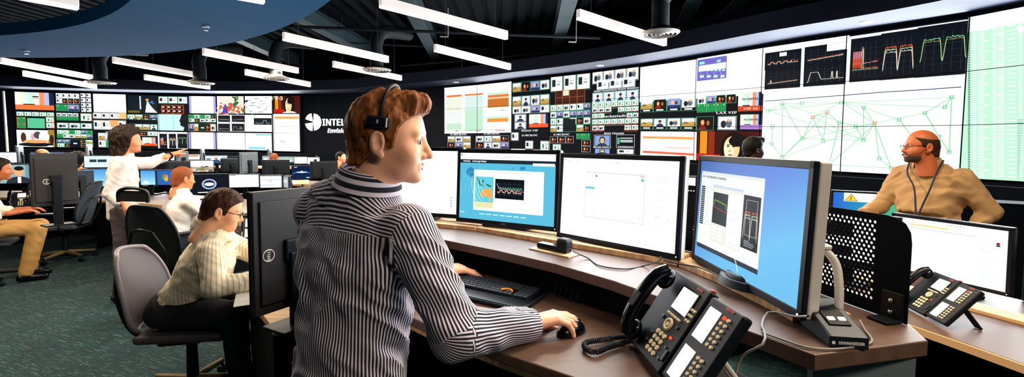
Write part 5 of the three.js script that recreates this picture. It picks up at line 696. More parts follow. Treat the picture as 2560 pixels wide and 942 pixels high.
// --- a hand: wrist, direction, palm normal, thumb side; per finger bends
function handField(W, D, N, S, bends, spread = 0.1, thumb = [0.6, 0.5, 0.2]) {
  W = arr(W); D = arr(D).clone().normalize(); N = arr(N).clone().sub(D.clone().multiplyScalar(D.dot(arr(N)))).normalize(); const SS = arr(S); S = D.clone().cross(N).normalize(); if (S.dot(SS) < 0) S.multiplyScalar(-1);
  const P = (a, b, c) => W.clone().addScaledVector(D, a).addScaledVector(S, b).addScaledVector(N, c), parts = [], offs = [0.03, 0.01, -0.01, -0.029], lens = [[0.044, 0.027, 0.021], [0.048, 0.031, 0.022], [0.044, 0.029, 0.021], [0.035, 0.022, 0.018]], kn = [0.09, 0.094, 0.089, 0.08];
  for (let i = 0; i < 4; i++) {
    parts.push(cap(P(0.005, offs[i] * 0.55, 0), P(kn[i], offs[i], -0.003), 0.0165, 0.0125));
    let p = P(kn[i], offs[i], -0.003), a = 0; const fan = offs[i] * spread * 14;
    for (let k = 0; k < 3; k++) { a += bends[i][k]; const dir = D.clone().addScaledVector(S, fan).normalize().multiplyScalar(Math.cos(a)).addScaledVector(N, Math.sin(a)), q = p.clone().addScaledVector(dir, lens[i][k]); parts.push(cap(p, q, 0.0098 - k * 0.001, 0.009 - k * 0.001)); p = q; }
  }
  let p = P(0.022, 0.024, 0.008), a = thumb[0]; const tl = [0.042, 0.034, 0.026];
  for (let k = 0; k < 3; k++) { const dir = D.clone().multiplyScalar(Math.cos(a)).addScaledVector(S, Math.sin(a)).addScaledVector(N, thumb[2]).normalize(), q = p.clone().addScaledVector(dir, tl[k]); parts.push(cap(p, q, 0.0135 - k * 0.0015, 0.0115 - k * 0.001)); p = q; a -= thumb[1] * 0.5; }
  const wrist = cap(P(-0.09, 0, 0), P(0.01, 0, 0), 0.029, 0.0245);
  const f = (x, y, z) => { let d = wrist(x, y, z); for (let i = 0; i < 4; i++) d = smin(d, parts[i * 4](x, y, z), 0.014); let e = 1; for (let i = 0; i < 4; i++) { let c = 1; for (let k = 1; k < 4; k++) c = smin(c, parts[i * 4 + k](x, y, z), 0.003); e = Math.min(e, c); } let th = 1; for (let k = 16; k < 19; k++) th = smin(th, parts[k](x, y, z), 0.004); return smin(smin(d, e, 0.006), th, 0.012); };
  return { f, lo: W.clone().subScalar(0.21).toArray(), hi: W.clone().addScalar(0.21).toArray() };
}
const RELAX = [[0.25, 0.35, 0.2], [0.3, 0.4, 0.25], [0.35, 0.45, 0.25], [0.4, 0.45, 0.3]], FLATH = [[0.35, 0.3, 0.15], [0.3, 0.3, 0.15], [0.35, 0.35, 0.2], [0.45, 0.35, 0.2]], POINT = [[0, 0.05, 0.02], [1.1, 1.5, 0.8], [1.2, 1.5, 0.8], [1.2, 1.5, 0.8]];
// torso: nearest section along a bent spine, with elliptical girth
function torsoField(secs) {
  const S = secs.map((s) => ({ p: arr(s.p), r: arr(s.r).clone().normalize(), w: s.w, d: s.d }));
  for (let i = 0; i < S.length; i++) { const a = S[Math.max(0, i - 1)].p, b = S[Math.min(S.length - 1, i + 1)].p; S[i].up = b.clone().sub(a).normalize(); S[i].r.addScaledVector(S[i].up, -S[i].r.dot(S[i].up)).normalize(); S[i].f = S[i].r.clone().cross(S[i].up).normalize(); }
  return (x, y, z) => {
    let best = 1e9, out = 1e9;
    for (let i = 0; i < S.length - 1; i++) {
      const A = S[i], B = S[i + 1], dx = B.p.x - A.p.x, dy = B.p.y - A.p.y, dz = B.p.z - A.p.z, L2 = dx * dx + dy * dy + dz * dz, tr = ((x - A.p.x) * dx + (y - A.p.y) * dy + (z - A.p.z) * dz) / L2, t = clamp(tr, 0, 1);
      const ex = x - A.p.x - t * dx, ey = y - A.p.y - t * dy, ez = z - A.p.z - t * dz, rx = lerp(A.r.x, B.r.x, t), ry = lerp(A.r.y, B.r.y, t), rz = lerp(A.r.z, B.r.z, t), fx = lerp(A.f.x, B.f.x, t), fy = lerp(A.f.y, B.f.y, t), fz = lerp(A.f.z, B.f.z, t);
      const a = ex * rx + ey * ry + ez * rz, b = ex * fx + ey * fy + ez * fz, w = lerp(A.w, B.w, t), d = lerp(A.d, B.d, t), n = Math.pow(Math.pow(Math.abs(a / w), 2.3) + Math.pow(Math.abs(b / d), 2.3), 1 / 2.3);
      let dist = (n - 1) * Math.min(w, d); if (tr < 0 || tr > 1) { const L = Math.sqrt(L2), o = (tr < 0 ? -tr : tr - 1) * L; if (!((tr < 0 && i > 0) || (tr > 1 && i < S.length - 2))) dist = dist < 0 ? Math.max(dist, o) : Math.hypot(dist, o); else dist = Math.max(dist, o * 0.6); }
      if (dist < out) out = dist;
    }
    return out;
  };
}
function folds(amp, sc = 1, s = 0) { return (x, y, z) => { const q = noise.noise(x * 3 * sc + s, y * 3 * sc, z * 3 * sc) * 0.6, a = noise.noise((x + z) * 9 * sc + q * 3, y * 14 * sc + (x - z) * 8 * sc, s), b = noise.noise(x * 21 * sc, y * 17 * sc + z * 19 * sc, s + 4); return amp * ((1 - Math.abs(a) * 2.2) * 0.8 + b * 0.35); }; }
const bound = (pts, m) => { const lo = [1e9, 1e9, 1e9], hi = [-1e9, -1e9, -1e9]; for (const p of pts) arr(p).toArray().forEach((v, k) => { lo[k] = Math.min(lo[k], v - m); hi[k] = Math.max(hi[k], v + m); }); return [lo, hi]; };
function projUV(g, fn) { const p = g.attributes.position, uv = new Float32Array(p.count * 2); for (let i = 0; i < p.count; i++) { const q = fn(p.getX(i), p.getY(i), p.getZ(i)); uv[i * 2] = q[0]; uv[i * 2 + 1] = q[1]; } g.setAttribute('uv', new THREE.BufferAttribute(uv, 2)); return g; }
const skinMat = (c) => new THREE.MeshPhysicalMaterial({ color: c, roughness: 0.5, sheen: 0.2, sheenRoughness: 0.5 });
const hairMatOf = (a, b) => { const t = dataTex(128, 128, (x, y) => { const k = clamp(0.5 + noise.noise(x * 0.55, y * 0.06, 3) * 0.8, 0, 1); return [lerp(a[0], b[0], k), lerp(a[1], b[1], k), lerp(a[2], b[2], k)]; }); return new THREE.MeshPhysicalMaterial({ map: t, roughness: 0.6, specularIntensity: 0.35 }); };
function cloth(c, stripe) { if (!stripe) return std(c, 0.9); const a = new THREE.Color(c), b = new THREE.Color(stripe.c); const t = dataTex(64, 4, (x) => { const k = sstep(stripe.w - 0.06, stripe.w + 0.06, Math.abs(((x + 0.5) / 64) * 2 - 1)); const q = a.clone().lerp(b, k).convertLinearToSRGB(); return [q.r * 255, q.g * 255, q.b * 255]; }); return new THREE.MeshStandardMaterial({ map: t, roughness: 0.88 }); }

function person(o) {
  const J = {}, spinIt = (v, dir) => { v = arr(v).clone(); if (!o.spin) return v; const b = dir ? V(0, 0, 0) : V(...o.base); v.sub(b).applyAxisAngle(V(0, 1, 0), o.spin).add(b); return dir || !o.move ? v : v.add(arr(o.move)); }; for (const k of Object.keys(o.j)) J[k] = spinIt(o.j[k]); if (o.spin && o.toe) o.toe = spinIt(o.toe, true).toArray(); if (o.spin) o.hands = (o.hands ?? []).map((q) => ({ ...q, w: spinIt(q.w), d: spinIt(q.d, true), n: spinIt(q.n, true), s: spinIt(q.s, true) }));
  const base = V(...o.base).add(arr(o.move ?? [0, 0, 0])), t = thing('person', o.label, 'person', base), cs = o.cell ?? 0.012, off = base.clone().negate(), M4 = (g) => g.translate(off.x, off.y, off.z), det = o.detail ?? 0, sc = o.headScale ?? 1;
  // head placement
  const hm = new THREE.Matrix4().compose(J.head, new THREE.Quaternion().setFromEuler(new THREE.Euler(o.headPitch ?? 0.05, o.headYaw, o.headRoll ?? 0, 'YXZ')), V(sc, sc, sc)), hm0 = hm.clone().premultiply(new THREE.Matrix4().makeTranslation(off.x, off.y, off.z)), HL = (g) => { g = Array.isArray(g) ? merge(g) : g; g.applyMatrix4(hm0); return g; };
  const hh = [0.012, 0.006, 0.0042, 0.003][det];
  // skin: head, neck and hands joined into one body geometry
  const skinParts = [HL(headGeo(hh, o.fat ?? 0))];
  const neckF = cap(V(0, -0.12, -0.04).applyMatrix4(hm), J.neck, 0.056 * sc, 0.066); { const [lo, hi] = bound([V(0, -0.12, -0.04).applyMatrix4(hm), J.neck], 0.09); skinParts.push(M4(surfaceNets(neckF, lo, hi, Math.max(0.006, hh)))); }
  for (const hd of o.hands ?? []) { const q = handField(hd.w, hd.d, hd.n, hd.s, hd.b ?? RELAX, hd.spread ?? 0.1, hd.thumb); skinParts.push(M4(surfaceNets(q.f, q.lo, q.hi, [0.008, 0.005, 0.0035, 0.0028][det]))); }
  const body = mk('body', skinParts.map((g) => clean(g)), skinMat(o.skin), t);
  // torso and sleeves
  const rt = J.shR.clone().sub(J.shL).normalize(), rp = J.hipR.clone().sub(J.hipL).normalize(), g_ = o.girth ?? 1, pel = J.hipL.clone().lerp(J.hipR, 0.5), shm = J.shL.clone().lerp(J.shR, 0.5), wst = pel.clone().lerp(shm, 0.38).add(arr(o.belly ?? [0, 0, 0])), cst = pel.clone().lerp(shm, 0.78), hw = J.shL.distanceTo(J.shR) / 2;
  const tor = torsoField([{ p: pel.clone().lerp(shm, -0.14), r: rp, w: 0.165 * g_, d: 0.118 * g_ }, { p: wst, r: rp.clone().lerp(rt, 0.4), w: 0.152 * g_, d: 0.12 * g_ }, { p: cst, r: rt, w: Math.max(0.16, hw * 0.92) * g_, d: 0.12 * g_ }, { p: shm.clone().lerp(J.neck, 0.25), r: rt, w: hw * 0.93, d: 0.092 }, { p: J.neck.clone().lerp(shm, 0.28), r: rt, w: 0.115, d: 0.085 }, { p: J.neck.clone().lerp(shm, -0.05), r: rt, w: 0.07, d: 0.066 }]);
  const arms = [['shR', 'elR', 'wrR'], ['shL', 'elL', 'wrL']].map(([s, e, w]) => ({ up: cap(J[s], J[e], 0.062 * (o.arm ?? 1), 0.053 * (o.arm ?? 1)), fo: cap(J[e], J[w], 0.053 * (o.arm ?? 1), 0.04), w: J[w], d: J[w].clone().sub(J[e]).normalize(), e: J[e], s: J[s] }));
  const fold = folds(o.fold ?? 0.006, 1, o.base[0]);
  const shirt = (x, y, z) => { let d = tor(x, y, z); for (const a of arms) { let q = smin(a.up(x, y, z), a.fo(x, y, z), 0.02); const cut = (x - a.w.x) * a.d.x + (y - a.w.y) * a.d.y + (z - a.w.z) * a.d.z; q = Math.max(q, cut - (o.cuff ?? 0)); d = smin(d, q, 0.035); } return d - 0.004 - (Math.abs(d) < 0.06 ? fold(x, y, z) * (o.foldMod ? o.foldMod(x, y, z) : 1) : 0); };
  const sp = [J.shR, J.shL, J.elR, J.elL, J.wrR, J.wrL, pel.clone().lerp(shm, -0.14), J.neck, pel], [slo, shi] = bound(sp, 0.21); slo[1] = Math.max(slo[1], pel.y - (shm.y - pel.y) * 0.14 - 0.03);
  let sg = surfaceNets(shirt, slo, shi, cs);
  if (o.shirtSplit) { o.shirtSplit(sg, t, M4, { J, arms, tor, pel, shm, rt, cst }); } else {
    const ax = rt, fx = rt.clone().cross(V(0, 1, 0)); sg = projUV(sg, (x, y, z) => { const a = Math.atan2((x - shm.x) * fx.x + (z - shm.z) * fx.z, (x - shm.x) * ax.x + (z - shm.z) * ax.z); return [a * 0.16 / (o.period ?? 0.02), y * 10]; });
    mk('shirt', M4(sg), o.shirt, t);
  }
  if (o.collar !== false) { const up = V(0, -0.02, -0.03).applyMatrix4(hm).sub(J.neck).normalize().lerp(V(0, 1, 0), 0.4).normalize(), fw = V(0, 0, 1).transformDirection(hm).lerp(rt.clone().cross(V(0, 1, 0)).multiplyScalar(-1), o.collarTurn ?? 0.55).normalize(), k = o.collarScale ?? 1;
    const g = new THREE.LatheGeometry([[0.062, -0.012], [0.064, 0.018], [0.068, 0.036], [0.073, 0.04], [0.079, 0.03], [0.092, -0.012]].map((q) => new THREE.Vector2(q[0] * k, q[1] * k)), 40, 0.25, Math.PI * 2 - 0.5); const lf = up.clone().cross(fw).normalize(), ff = lf.clone().cross(up); g.applyMatrix4(new THREE.Matrix4().makeBasis(lf, up, ff)); const uv = g.attributes.uv; for (let i = 0; i < uv.count; i++) uv.setXY(i, uv.getY(i) * 0.075 / (o.period ?? 0.02), uv.getX(i)); g.translate(...J.neck.clone().add(arr(o.collarAt ?? [0, 0.012, 0])).toArray()); const cm = o.collarMat ?? o.shirt; cm.side = THREE.DoubleSide; mk('collar', M4(g), cm, t); }
  // trousers
  if (o.pants) {
    const legs = [['hipR', 'knR', 'anR'], ['hipL', 'knL', 'anL']].map(([h, k, a]) => [cap(J[h], J[k], 0.098 * g_, 0.07), cap(J[k], J[a], 0.07, 0.058), J[a]]), seat = torsoField([{ p: pel.clone().lerp(shm, -0.12), r: rp, w: 0.16 * g_, d: 0.112 * g_ }, { p: pel.clone().lerp(shm, 0.12), r: rp, w: 0.15 * g_, d: 0.112 * g_ }]), fo = folds(0.007, 0.8, 3 + o.base[0]);
    const f = (x, y, z) => { let d = seat(x, y, z); for (const [a, b, an] of legs) { d = smin(d, smin(a(x, y, z), Math.max(b(x, y, z), an.y - 0.03 - y), 0.03), 0.04); } return d - (Math.abs(d) < 0.06 ? fo(x, y, z) : 0); };
    const [lo, hi] = bound([pel, J.knR, J.knL, J.anR, J.anL, J.hipL, J.hipR], 0.17); mk('trousers', M4(surfaceNets(f, lo, hi, Math.max(0.012, cs))), o.pants, t);
    for (const s of ['R', 'L']) { const a = J['an' + s], fw = o.toe ? arr(o.toe) : V(0, 0, 1).transformDirection(hm).setY(0).normalize(), sf = (() => { const c1 = cap(V(a.x, 0.045, a.z).addScaledVector(fw, -0.04), V(a.x, 0.035, a.z).addScaledVector(fw, 0.15), 0.043, 0.034); return (x, y, z) => Math.max(c1(x, y, z), 0.003 - y); })(), [l2, h2] = bound([V(a.x, 0.05, a.z)], 0.24); mk('shoe', M4(surfaceNets(sf, l2, [h2[0], 0.13, h2[2]], 0.01)), M.blackGloss, t); }
  }
  // hair, brows, eyes
  if (o.hair) { const hg = hairGeo(o.hair, [0.012, 0.007, 0.0045, 0.0032][det]); projUV(hg, (x, y, z) => [Math.atan2(x, z + 0.01) * 3, y * 4 + z * 2]); mk('hair', HL(hg), o.hairMat, t); }
  if (det > 0) {
    for (const s of [-1, 1]) { const e = mk('eye', HL(sph(0.0125, s * 0.031, 0.0145, 0.0765, 14)), M.eye ??= std(0xcfc6be, 0.3), t); mk('iris', HL(put(new THREE.SphereGeometry(0.0078, 12, 8).scale(1, 1, 0.5), s * 0.031, 0.0135, 0.0862)), M.iris ??= std(0x3a4a58, 0.2), e);
      mk('eyebrow', HL(tube([[s * 0.014, 0.034, 0.0865], [s * 0.03, 0.0385, 0.084], [s * 0.048, 0.032, 0.068]], 0.0034, 12, 6)), o.browMat ?? o.hairMat ?? M.black, t); }
    mk('lips', HL([tube([[-0.02, -0.0525, 0.0865], [-0.008, -0.0475, 0.0925], [0, -0.0485, 0.093], [0.008, -0.0475, 0.0925], [0.02, -0.0525, 0.0865]], 0.0035, 16, 6), tube([[-0.019, -0.054, 0.0865], [0, -0.0605, 0.0922], [0.019, -0.054, 0.0865]], 0.004, 16, 6)]), o.lipMat ?? (M.lip ??= std(0xb5604e, 0.45)), t);
  }
  if (o.glasses) { const gl = mk('glasses', HL([...[-1, 1].flatMap((s) => [put(new THREE.TorusGeometry(0.019, 0.0018, 6, 20).scale(1.1, 0.72, 1), s * 0.031, 0.012, 0.098), rod([s * 0.052, 0.016, 0.095], [s * 0.083, 0.018, -0.005], 0.002, 6), rod([s * 0.083, 0.018, -0.005], [s * 0.084, -0.002, -0.025], 0.002, 6)]), rod([-0.011, 0.014, 0.102], [0.011, 0.014, 0.102], 0.0018, 6)]), M.blackGloss, t); for (const s of [-1, 1]) mk('lens', HL(put(new THREE.CircleGeometry(0.0185, 18).scale(1.1, 0.7, 1), s * 0.031, 0.012, 0.098)), M.lens ??= new THREE.MeshPhysicalMaterial({ color: 0xffffff, transmission: 1, thickness: 0, roughness: 0.02, ior: 1.5 }), gl); }
  if (o.extra) o.extra(t, HL, M4, hm);
  return t;
}
// ---------- office chairs, facing local +z ----------
function sheet(w, h, y0, depth, bow, nx = 12, ny = 12, th = 0.012) {     // bowed backrest panel with rounded outline
  const pos = [], idx = [], P = (i, j, s) => { const v = j / ny, u = i / nx * 2 - 1, ww = w * (0.72 + 0.28 * Math.sin(Math.PI * clamp(v * 0.9 + 0.12, 0, 1))) * Math.pow(1 - Math.pow(Math.abs(v * 2 - 1), 6) * 0.25, 1); return [u * ww / 2, y0 + v * h - 0.02 * u * u * v, -depth * v - bow * (1 - u * u) + 0.03 * Math.sin(v * Math.PI) + s]; };
  for (const s of [0, -th]) for (let j = 0; j <= ny; j++) for (let i = 0; i <= nx; i++) pos.push(...P(i, j, s));
  const N = (nx + 1) * (ny + 1), at_ = (i, j, k) => k * N + j * (nx + 1) + i;
  for (let j = 0; j < ny; j++) for (let i = 0; i < nx; i++) { idx.push(at_(i, j, 0), at_(i + 1, j, 0), at_(i + 1, j + 1, 0), at_(i, j, 0), at_(i + 1, j + 1, 0), at_(i, j + 1, 0), at_(i, j, 1), at_(i + 1, j + 1, 1), at_(i + 1, j, 1), at_(i, j, 1), at_(i, j + 1, 1), at_(i + 1, j + 1, 1)); }
  const rim = []; for (let j = 0; j <= ny; j++) rim.push(P(0, j, -th / 2)); for (let i = 1; i <= nx; i++) rim.push(P(i, ny, -th / 2)); for (let j = ny - 1; j >= 0; j--) rim.push(P(nx, j, -th / 2)); for (let i = nx - 1; i > 0; i--) rim.push(P(i, 0, -th / 2));
  const g = new THREE.BufferGeometry(); g.setAttribute('position', new THREE.Float32BufferAttribute(pos, 3)); g.setIndex(idx); g.computeVertexNormals(); return [g, rim];
}
function chair({ p, yaw, label, back = M.mesh, backH = 0.56, rim = M.chairFrame, headrest = false, base = M.bronze, recline = 0.12, spin = 0, arms = true }) {
  const t = thing('office_chair', label, 'chair', p, yaw, undefined);
  for (let k = 0; k < 5; k++) { const a = k * Math.PI * 2 / 5 + spin, l = mk('base_leg', [rod([0, 0.12, 0], [Math.cos(a) * 0.3, 0.085, Math.sin(a) * 0.3], 0.026, 8, 0.018)], base, t); mk('caster', [cyl(0.028, 0.028, 0.04, 14, Math.cos(a) * 0.3, 0.029, Math.sin(a) * 0.3, Math.PI / 2, 0, a), rod([Math.cos(a) * 0.3, 0.05, Math.sin(a) * 0.3], [Math.cos(a) * 0.3, 0.09, Math.sin(a) * 0.3], 0.01)], M.black, l); }
  mk('gas_column', [cyl(0.028, 0.034, 0.3, 16, 0, 0.25, 0)], M.black, t); mk('tilt_mechanism', rb(0.2, 0.07, 0.24, 0.02, 0, 0.405, -0.03), M.black, t);
  { const g = new RoundedBoxGeometry(0.5, 0.05, 0.47, 4, 0.025); const q = g.attributes.position; for (let i = 0; i < q.count; i++) { const x = q.getX(i) / 0.25, z = q.getZ(i) / 0.235; q.setX(i, q.getX(i) * (1 - 0.14 * Math.pow(Math.abs(z), 4))); q.setY(i, q.getY(i) - 0.02 * (1 - x * x) - (z > 0.4 ? (z - 0.4) * 0.04 : 0)); } g.computeVertexNormals(); g.translate(0, 0.47, 0.02); mk('seat', g, back, t); }
  const [bg, rm] = sheet(0.5, backH, 0.5, recline, 0.045); bg.translate(0, 0, -0.2); mk('backrest', bg, back, t); mk('backrest_frame', new THREE.TubeGeometry(new THREE.CatmullRomCurve3(rm.map((q) => V(q[0], q[1], q[2] - 0.2)), true), 96, 0.014, 8, true), rim, t);
  mk('back_spine', [tube([[-0.08, 0.4, -0.12], [-0.15, 0.5, -0.235], [-0.17, 0.68, -0.25 - recline * 0.4], [-0.1, 0.84, -0.27 - recline * 0.6]], 0.013, 20, 8), tube([[0.08, 0.4, -0.12], [0.15, 0.5, -0.235], [0.17, 0.68, -0.25 - recline * 0.4], [0.1, 0.84, -0.27 - recline * 0.6]], 0.013, 20, 8), tube([[-0.1, 0.84, -0.27 - recline * 0.6], [0, 0.86, -0.285 - recline * 0.6], [0.1, 0.84, -0.27 - recline * 0.6]], 0.013, 12, 8)], M.chairFrame, t);
  if (arms) for (const s of [-1, 1]) { const a = mk('armrest', rb(0.085, 0.028, 0.25, 0.013, s * 0.29, 0.665, 0.02), M.chairFrame, t); mk('arm_post', tube([[s * 0.13, 0.41, -0.06], [s * 0.27, 0.45, -0.08], [s * 0.29, 0.56, -0.07], [s * 0.29, 0.652, -0.03]], 0.016, 16, 8), M.chairFrame, a); }
  if (headrest) { const hr = mk('headrest', tube([[-0.14, 1.1 + backH - 0.56, -0.3 - recline], [-0.13, 1.19 + backH - 0.56, -0.3 - recline], [0, 1.22 + backH - 0.56, -0.31 - recline], [0.13, 1.19 + backH - 0.56, -0.3 - recline], [0.14, 1.1 + backH - 0.56, -0.3 - recline]], 0.014, 24, 8), M.chairFrame, t); mk('headrest_pad', rb(0.27, 0.09, 0.02, 0.01, 0, 1.15 + backH - 0.56, -0.295 - recline), back, hr); }
  return t;
}
{ const f = onY(165, 650, 0); chair({ p: [f.x, 0, f.z], yaw: -70 * D2R, label: 'empty dark office chair turned away from the desk with its bronze star base', back: std(0x2a3440, 0.8), spin: 0.3, recline: 0.16 }); }
chair({ p: [-3.08, 0, -4.06], yaw: 172 * D2R, label: 'empty black mesh chair with headrest behind the pointing man', headrest: true, back: M.mesh, recline: 0.08, base: M.chairFrame });
chair({ arms: false, p: [-2.0, 0, -2.74], yaw: 104 * D2R, label: 'grey backed office chair holding the man in glasses', back: M.chairGrey, rim: std(0x77707a, 0.4), backH: 0.46, recline: 0.1, spin: 0.2 });
chair({ p: [-3.6, 0, -4.72], yaw: 140 * D2R, label: 'dark office chair holding the white shirted man', base: M.chairFrame, backH: 0.4 });
chair({ p: [-5.92, 0, -4.95], yaw: 128 * D2R, label: 'dark office chair holding the man in khaki trousers', base: M.chairFrame });

// ---------- the headset man at the front console ----------
const PER = 0.0086;
const stripeMat = cloth(0xdcd4e6, { c: 0x12152a, w: 0.46 });
const skinA = 0xf0b292;
function stripedShirt(sg, t, M4, { J, arms, tor, shm, rt }) {
  const p = sg.attributes.position, nrm = sg.attributes.normal, ix = sg.index.array, fw = V(0, 1, 0).cross(rt).normalize(), yokeY = 1.392, out = { torso: [], yoke: [], sleeve: [[], []] };
  const bone = arms.map((a) => { const d1 = a.e.clone().sub(a.s).normalize(), d2 = a.d, r1 = rt.clone().addScaledVector(d1, -rt.dot(d1)).normalize(), r2 = r1.clone().applyQuaternion(new THREE.Quaternion().setFromUnitVectors(d1, d2)); return [[a.s, d1, r1, d1.clone().cross(r1), a.up], [a.e, d2, r2, d2.clone().cross(r2), a.fo]]; });
  for (let f = 0; f < ix.length; f += 3) {
    const c = V(0, 0, 0); for (let k = 0; k < 3; k++) c.add(V(p.getX(ix[f + k]), p.getY(ix[f + k]), p.getZ(ix[f + k]))); c.multiplyScalar(1 / 3);
    const af = arms.map((a) => Math.min(a.up(c.x, c.y, c.z), a.fo(c.x, c.y, c.z))), tf = tor(c.x, c.y, c.z), s = af[0] < af[1] ? 0 : 1, sl = af[s] < tf - 0.016;
    (sl ? out.sleeve[s] : c.y > yokeY - 0.06 * Math.max(0, c.clone().sub(shm).dot(rt)) - 0.02 && c.clone().sub(shm).dot(fw) < 0.1 ? out.yoke : out.torso).push(f);
  }
  const build = (list, uvf) => { const P = new Float32Array(list.length * 9), N = new Float32Array(list.length * 9), U = new Float32Array(list.length * 6); list.forEach((f, n) => { let u0 = 0; for (let k = 0; k < 3; k++) { const v = ix[f + k], q = V(p.getX(v), p.getY(v), p.getZ(v)); P.set(q.toArray(), n * 9 + k * 3); N.set([nrm.getX(v), nrm.getY(v), nrm.getZ(v)], n * 9 + k * 3); const uv = uvf(q, f); if (k === 0) u0 = uv[0]; else if (uv[2]) { while (uv[0] - u0 > uv[2] / 2) uv[0] -= uv[2]; while (uv[0] - u0 < -uv[2] / 2) uv[0] += uv[2]; } U[n * 6 + k * 2] = uv[0]; U[n * 6 + k * 2 + 1] = uv[1]; } }); const g = new THREE.BufferGeometry(); g.setAttribute('position', new THREE.BufferAttribute(P, 3)); g.setAttribute('normal', new THREE.BufferAttribute(N, 3)); g.setAttribute('uv', new THREE.BufferAttribute(U, 2)); return M4(g); };
  const nT = 116, sh = mk('shirt', build(out.torso, (q) => { const a = Math.atan2(q.clone().sub(shm).dot(fw), q.clone().sub(shm).dot(rt)); return [a / (2 * Math.PI) * nT, q.y * 4, nT]; }), stripeMat, t);
  mk('yoke', build(out.yoke, (q) => [Math.atan2(q.y - shm.y + 0.11, 0.03 - q.clone().sub(shm).dot(fw)) * 0.17 / PER, q.clone().dot(rt) * 4, 0]), stripeMat, sh);
  out.sleeve.forEach((l, s) => mk('sleeve', build(l, (q, f) => { const v = ix[f], c0 = V(p.getX(v), p.getY(v), p.getZ(v)), b = bone[s][bone[s][0][4](c0.x, c0.y, c0.z) < bone[s][1][4](c0.x, c0.y, c0.z) ? 0 : 1], d = q.clone().sub(b[0]); return [Math.atan2(d.dot(b[3]), d.dot(b[2])) / (2 * Math.PI) * 43, d.dot(b[1]) * 4, 43]; }), stripeMat, sh));
  arms.forEach((a, s) => { const g = new THREE.CylinderGeometry(0.0435, 0.047, 0.06, 32, 4, true); const uv = g.attributes.uv; for (let i = 0; i < uv.count; i++) uv.setXY(i, uv.getX(i) * 33, uv.getY(i)); g.applyQuaternion(new THREE.Quaternion().setFromUnitVectors(V(0, 1, 0), a.d)); g.translate(...a.w.clone().addScaledVector(a.d, -0.018).toArray()); mk('cuff', M4(g), stripeMat, sh); });
}
stripeMat.side = THREE.DoubleSide;
const wR = V(0.05, 1.083, -1.262), wL = V(-0.285, 1.095, -1.775);
person({
  label: 'man in a navy and white striped shirt wearing a headset, standing at the front console', base: [-0.46, 0, -1.28], skin: skinA, cell: 0.0062, detail: 3, fold: 0.012, foldMod: (x, y, z) => 1 - 0.8 * sstep(1.3, 1.42, y), period: PER, shirt: stripeMat, collarMat: stripeMat, collarScale: 1.06, collarAt: [-0.006, 0.004, 0.0], collarTurn: 0.35, girth: 1.02,
  j: { head: [-0.334, 1.6, -1.238], neck: [-0.398, 1.485, -1.26], shR: [-0.272, 1.374, -1.18], shL: [-0.602, 1.392, -1.372], elR: [-0.135, 1.125, -1.095], elL: [-0.53, 1.135, -1.6], wrR: wR, wrL: wL, hipR: [-0.385, 0.86, -1.215], hipL: [-0.555, 0.86, -1.315], knR: [-0.36, 0.5, -1.23], knL: [-0.52, 0.5, -1.36], anR: [-0.38, 0.08, -1.2], anL: [-0.55, 0.08, -1.33] },
  headYaw: 90 * D2R, headPitch: 0.1, hair: 'short', hairMat: hairMatOf([72, 38, 18], [176, 106, 54]), browMat: std(0xb5764a, 0.7), pants: std(0x141a26, 0.9), toe: [0.5, 0, -0.87], shirtSplit: stripedShirt,
  hands: [{ w: wR, d: [0.93, 0.1, -0.3], n: [0.1, -1, 0.05], s: [-0.3, 0, -1], b: [[0.28, 0.3, 0.2], [0.4, 0.4, 0.25], [0.5, 0.5, 0.3], [0.55, 0.55, 0.3]], thumb: [0.5, 0.4, 0.55] }, { w: wL, d: [0.86, -0.08, -0.4], n: [-0.1, -1, 0], s: [0.5, 0, 0.86], b: FLATH, thumb: [0.5, 0.3, 0.4] }],
  extra(t, HL) {
    const hs = mk('headset', HL([tube([[-0.093, 0.055, -0.008], [-0.089, 0.1, -0.006], [-0.06, 0.142, -0.004], [0, 0.158, 0.0], [0.06, 0.142, -0.004], [0.089, 0.09, -0.006], [0.092, 0.02, -0.008]], 0.005, 48, 8)]), M.black, t);
    mk('temple_pad', HL(rb(0.018, 0.03, 0.062, 0.008, -0.094, 0.053, -0.012)), M.black, hs);
    mk('ear_cushion', HL(cyl(0.03, 0.03, 0.022, 24, 0.093, 0.0, -0.01, 0, 0, Math.PI / 2)), M.blackMatte, hs); mk('pad_trim', HL(rb(0.004, 0.024, 0.004, 0.001, -0.1035, 0.053, 0.011)), M.silver, hs);
    const ts = fontMod, g = new ts.TextGeometry('S', { font: ts.font, size: 0.009, depth: 0.001, curveSegments: 3 }); g.center(); g.rotateY(-Math.PI / 2); g.translate(-0.1035, 0.054, -0.012); mk('emblem', HL(g), M.white, hs);
  },
});
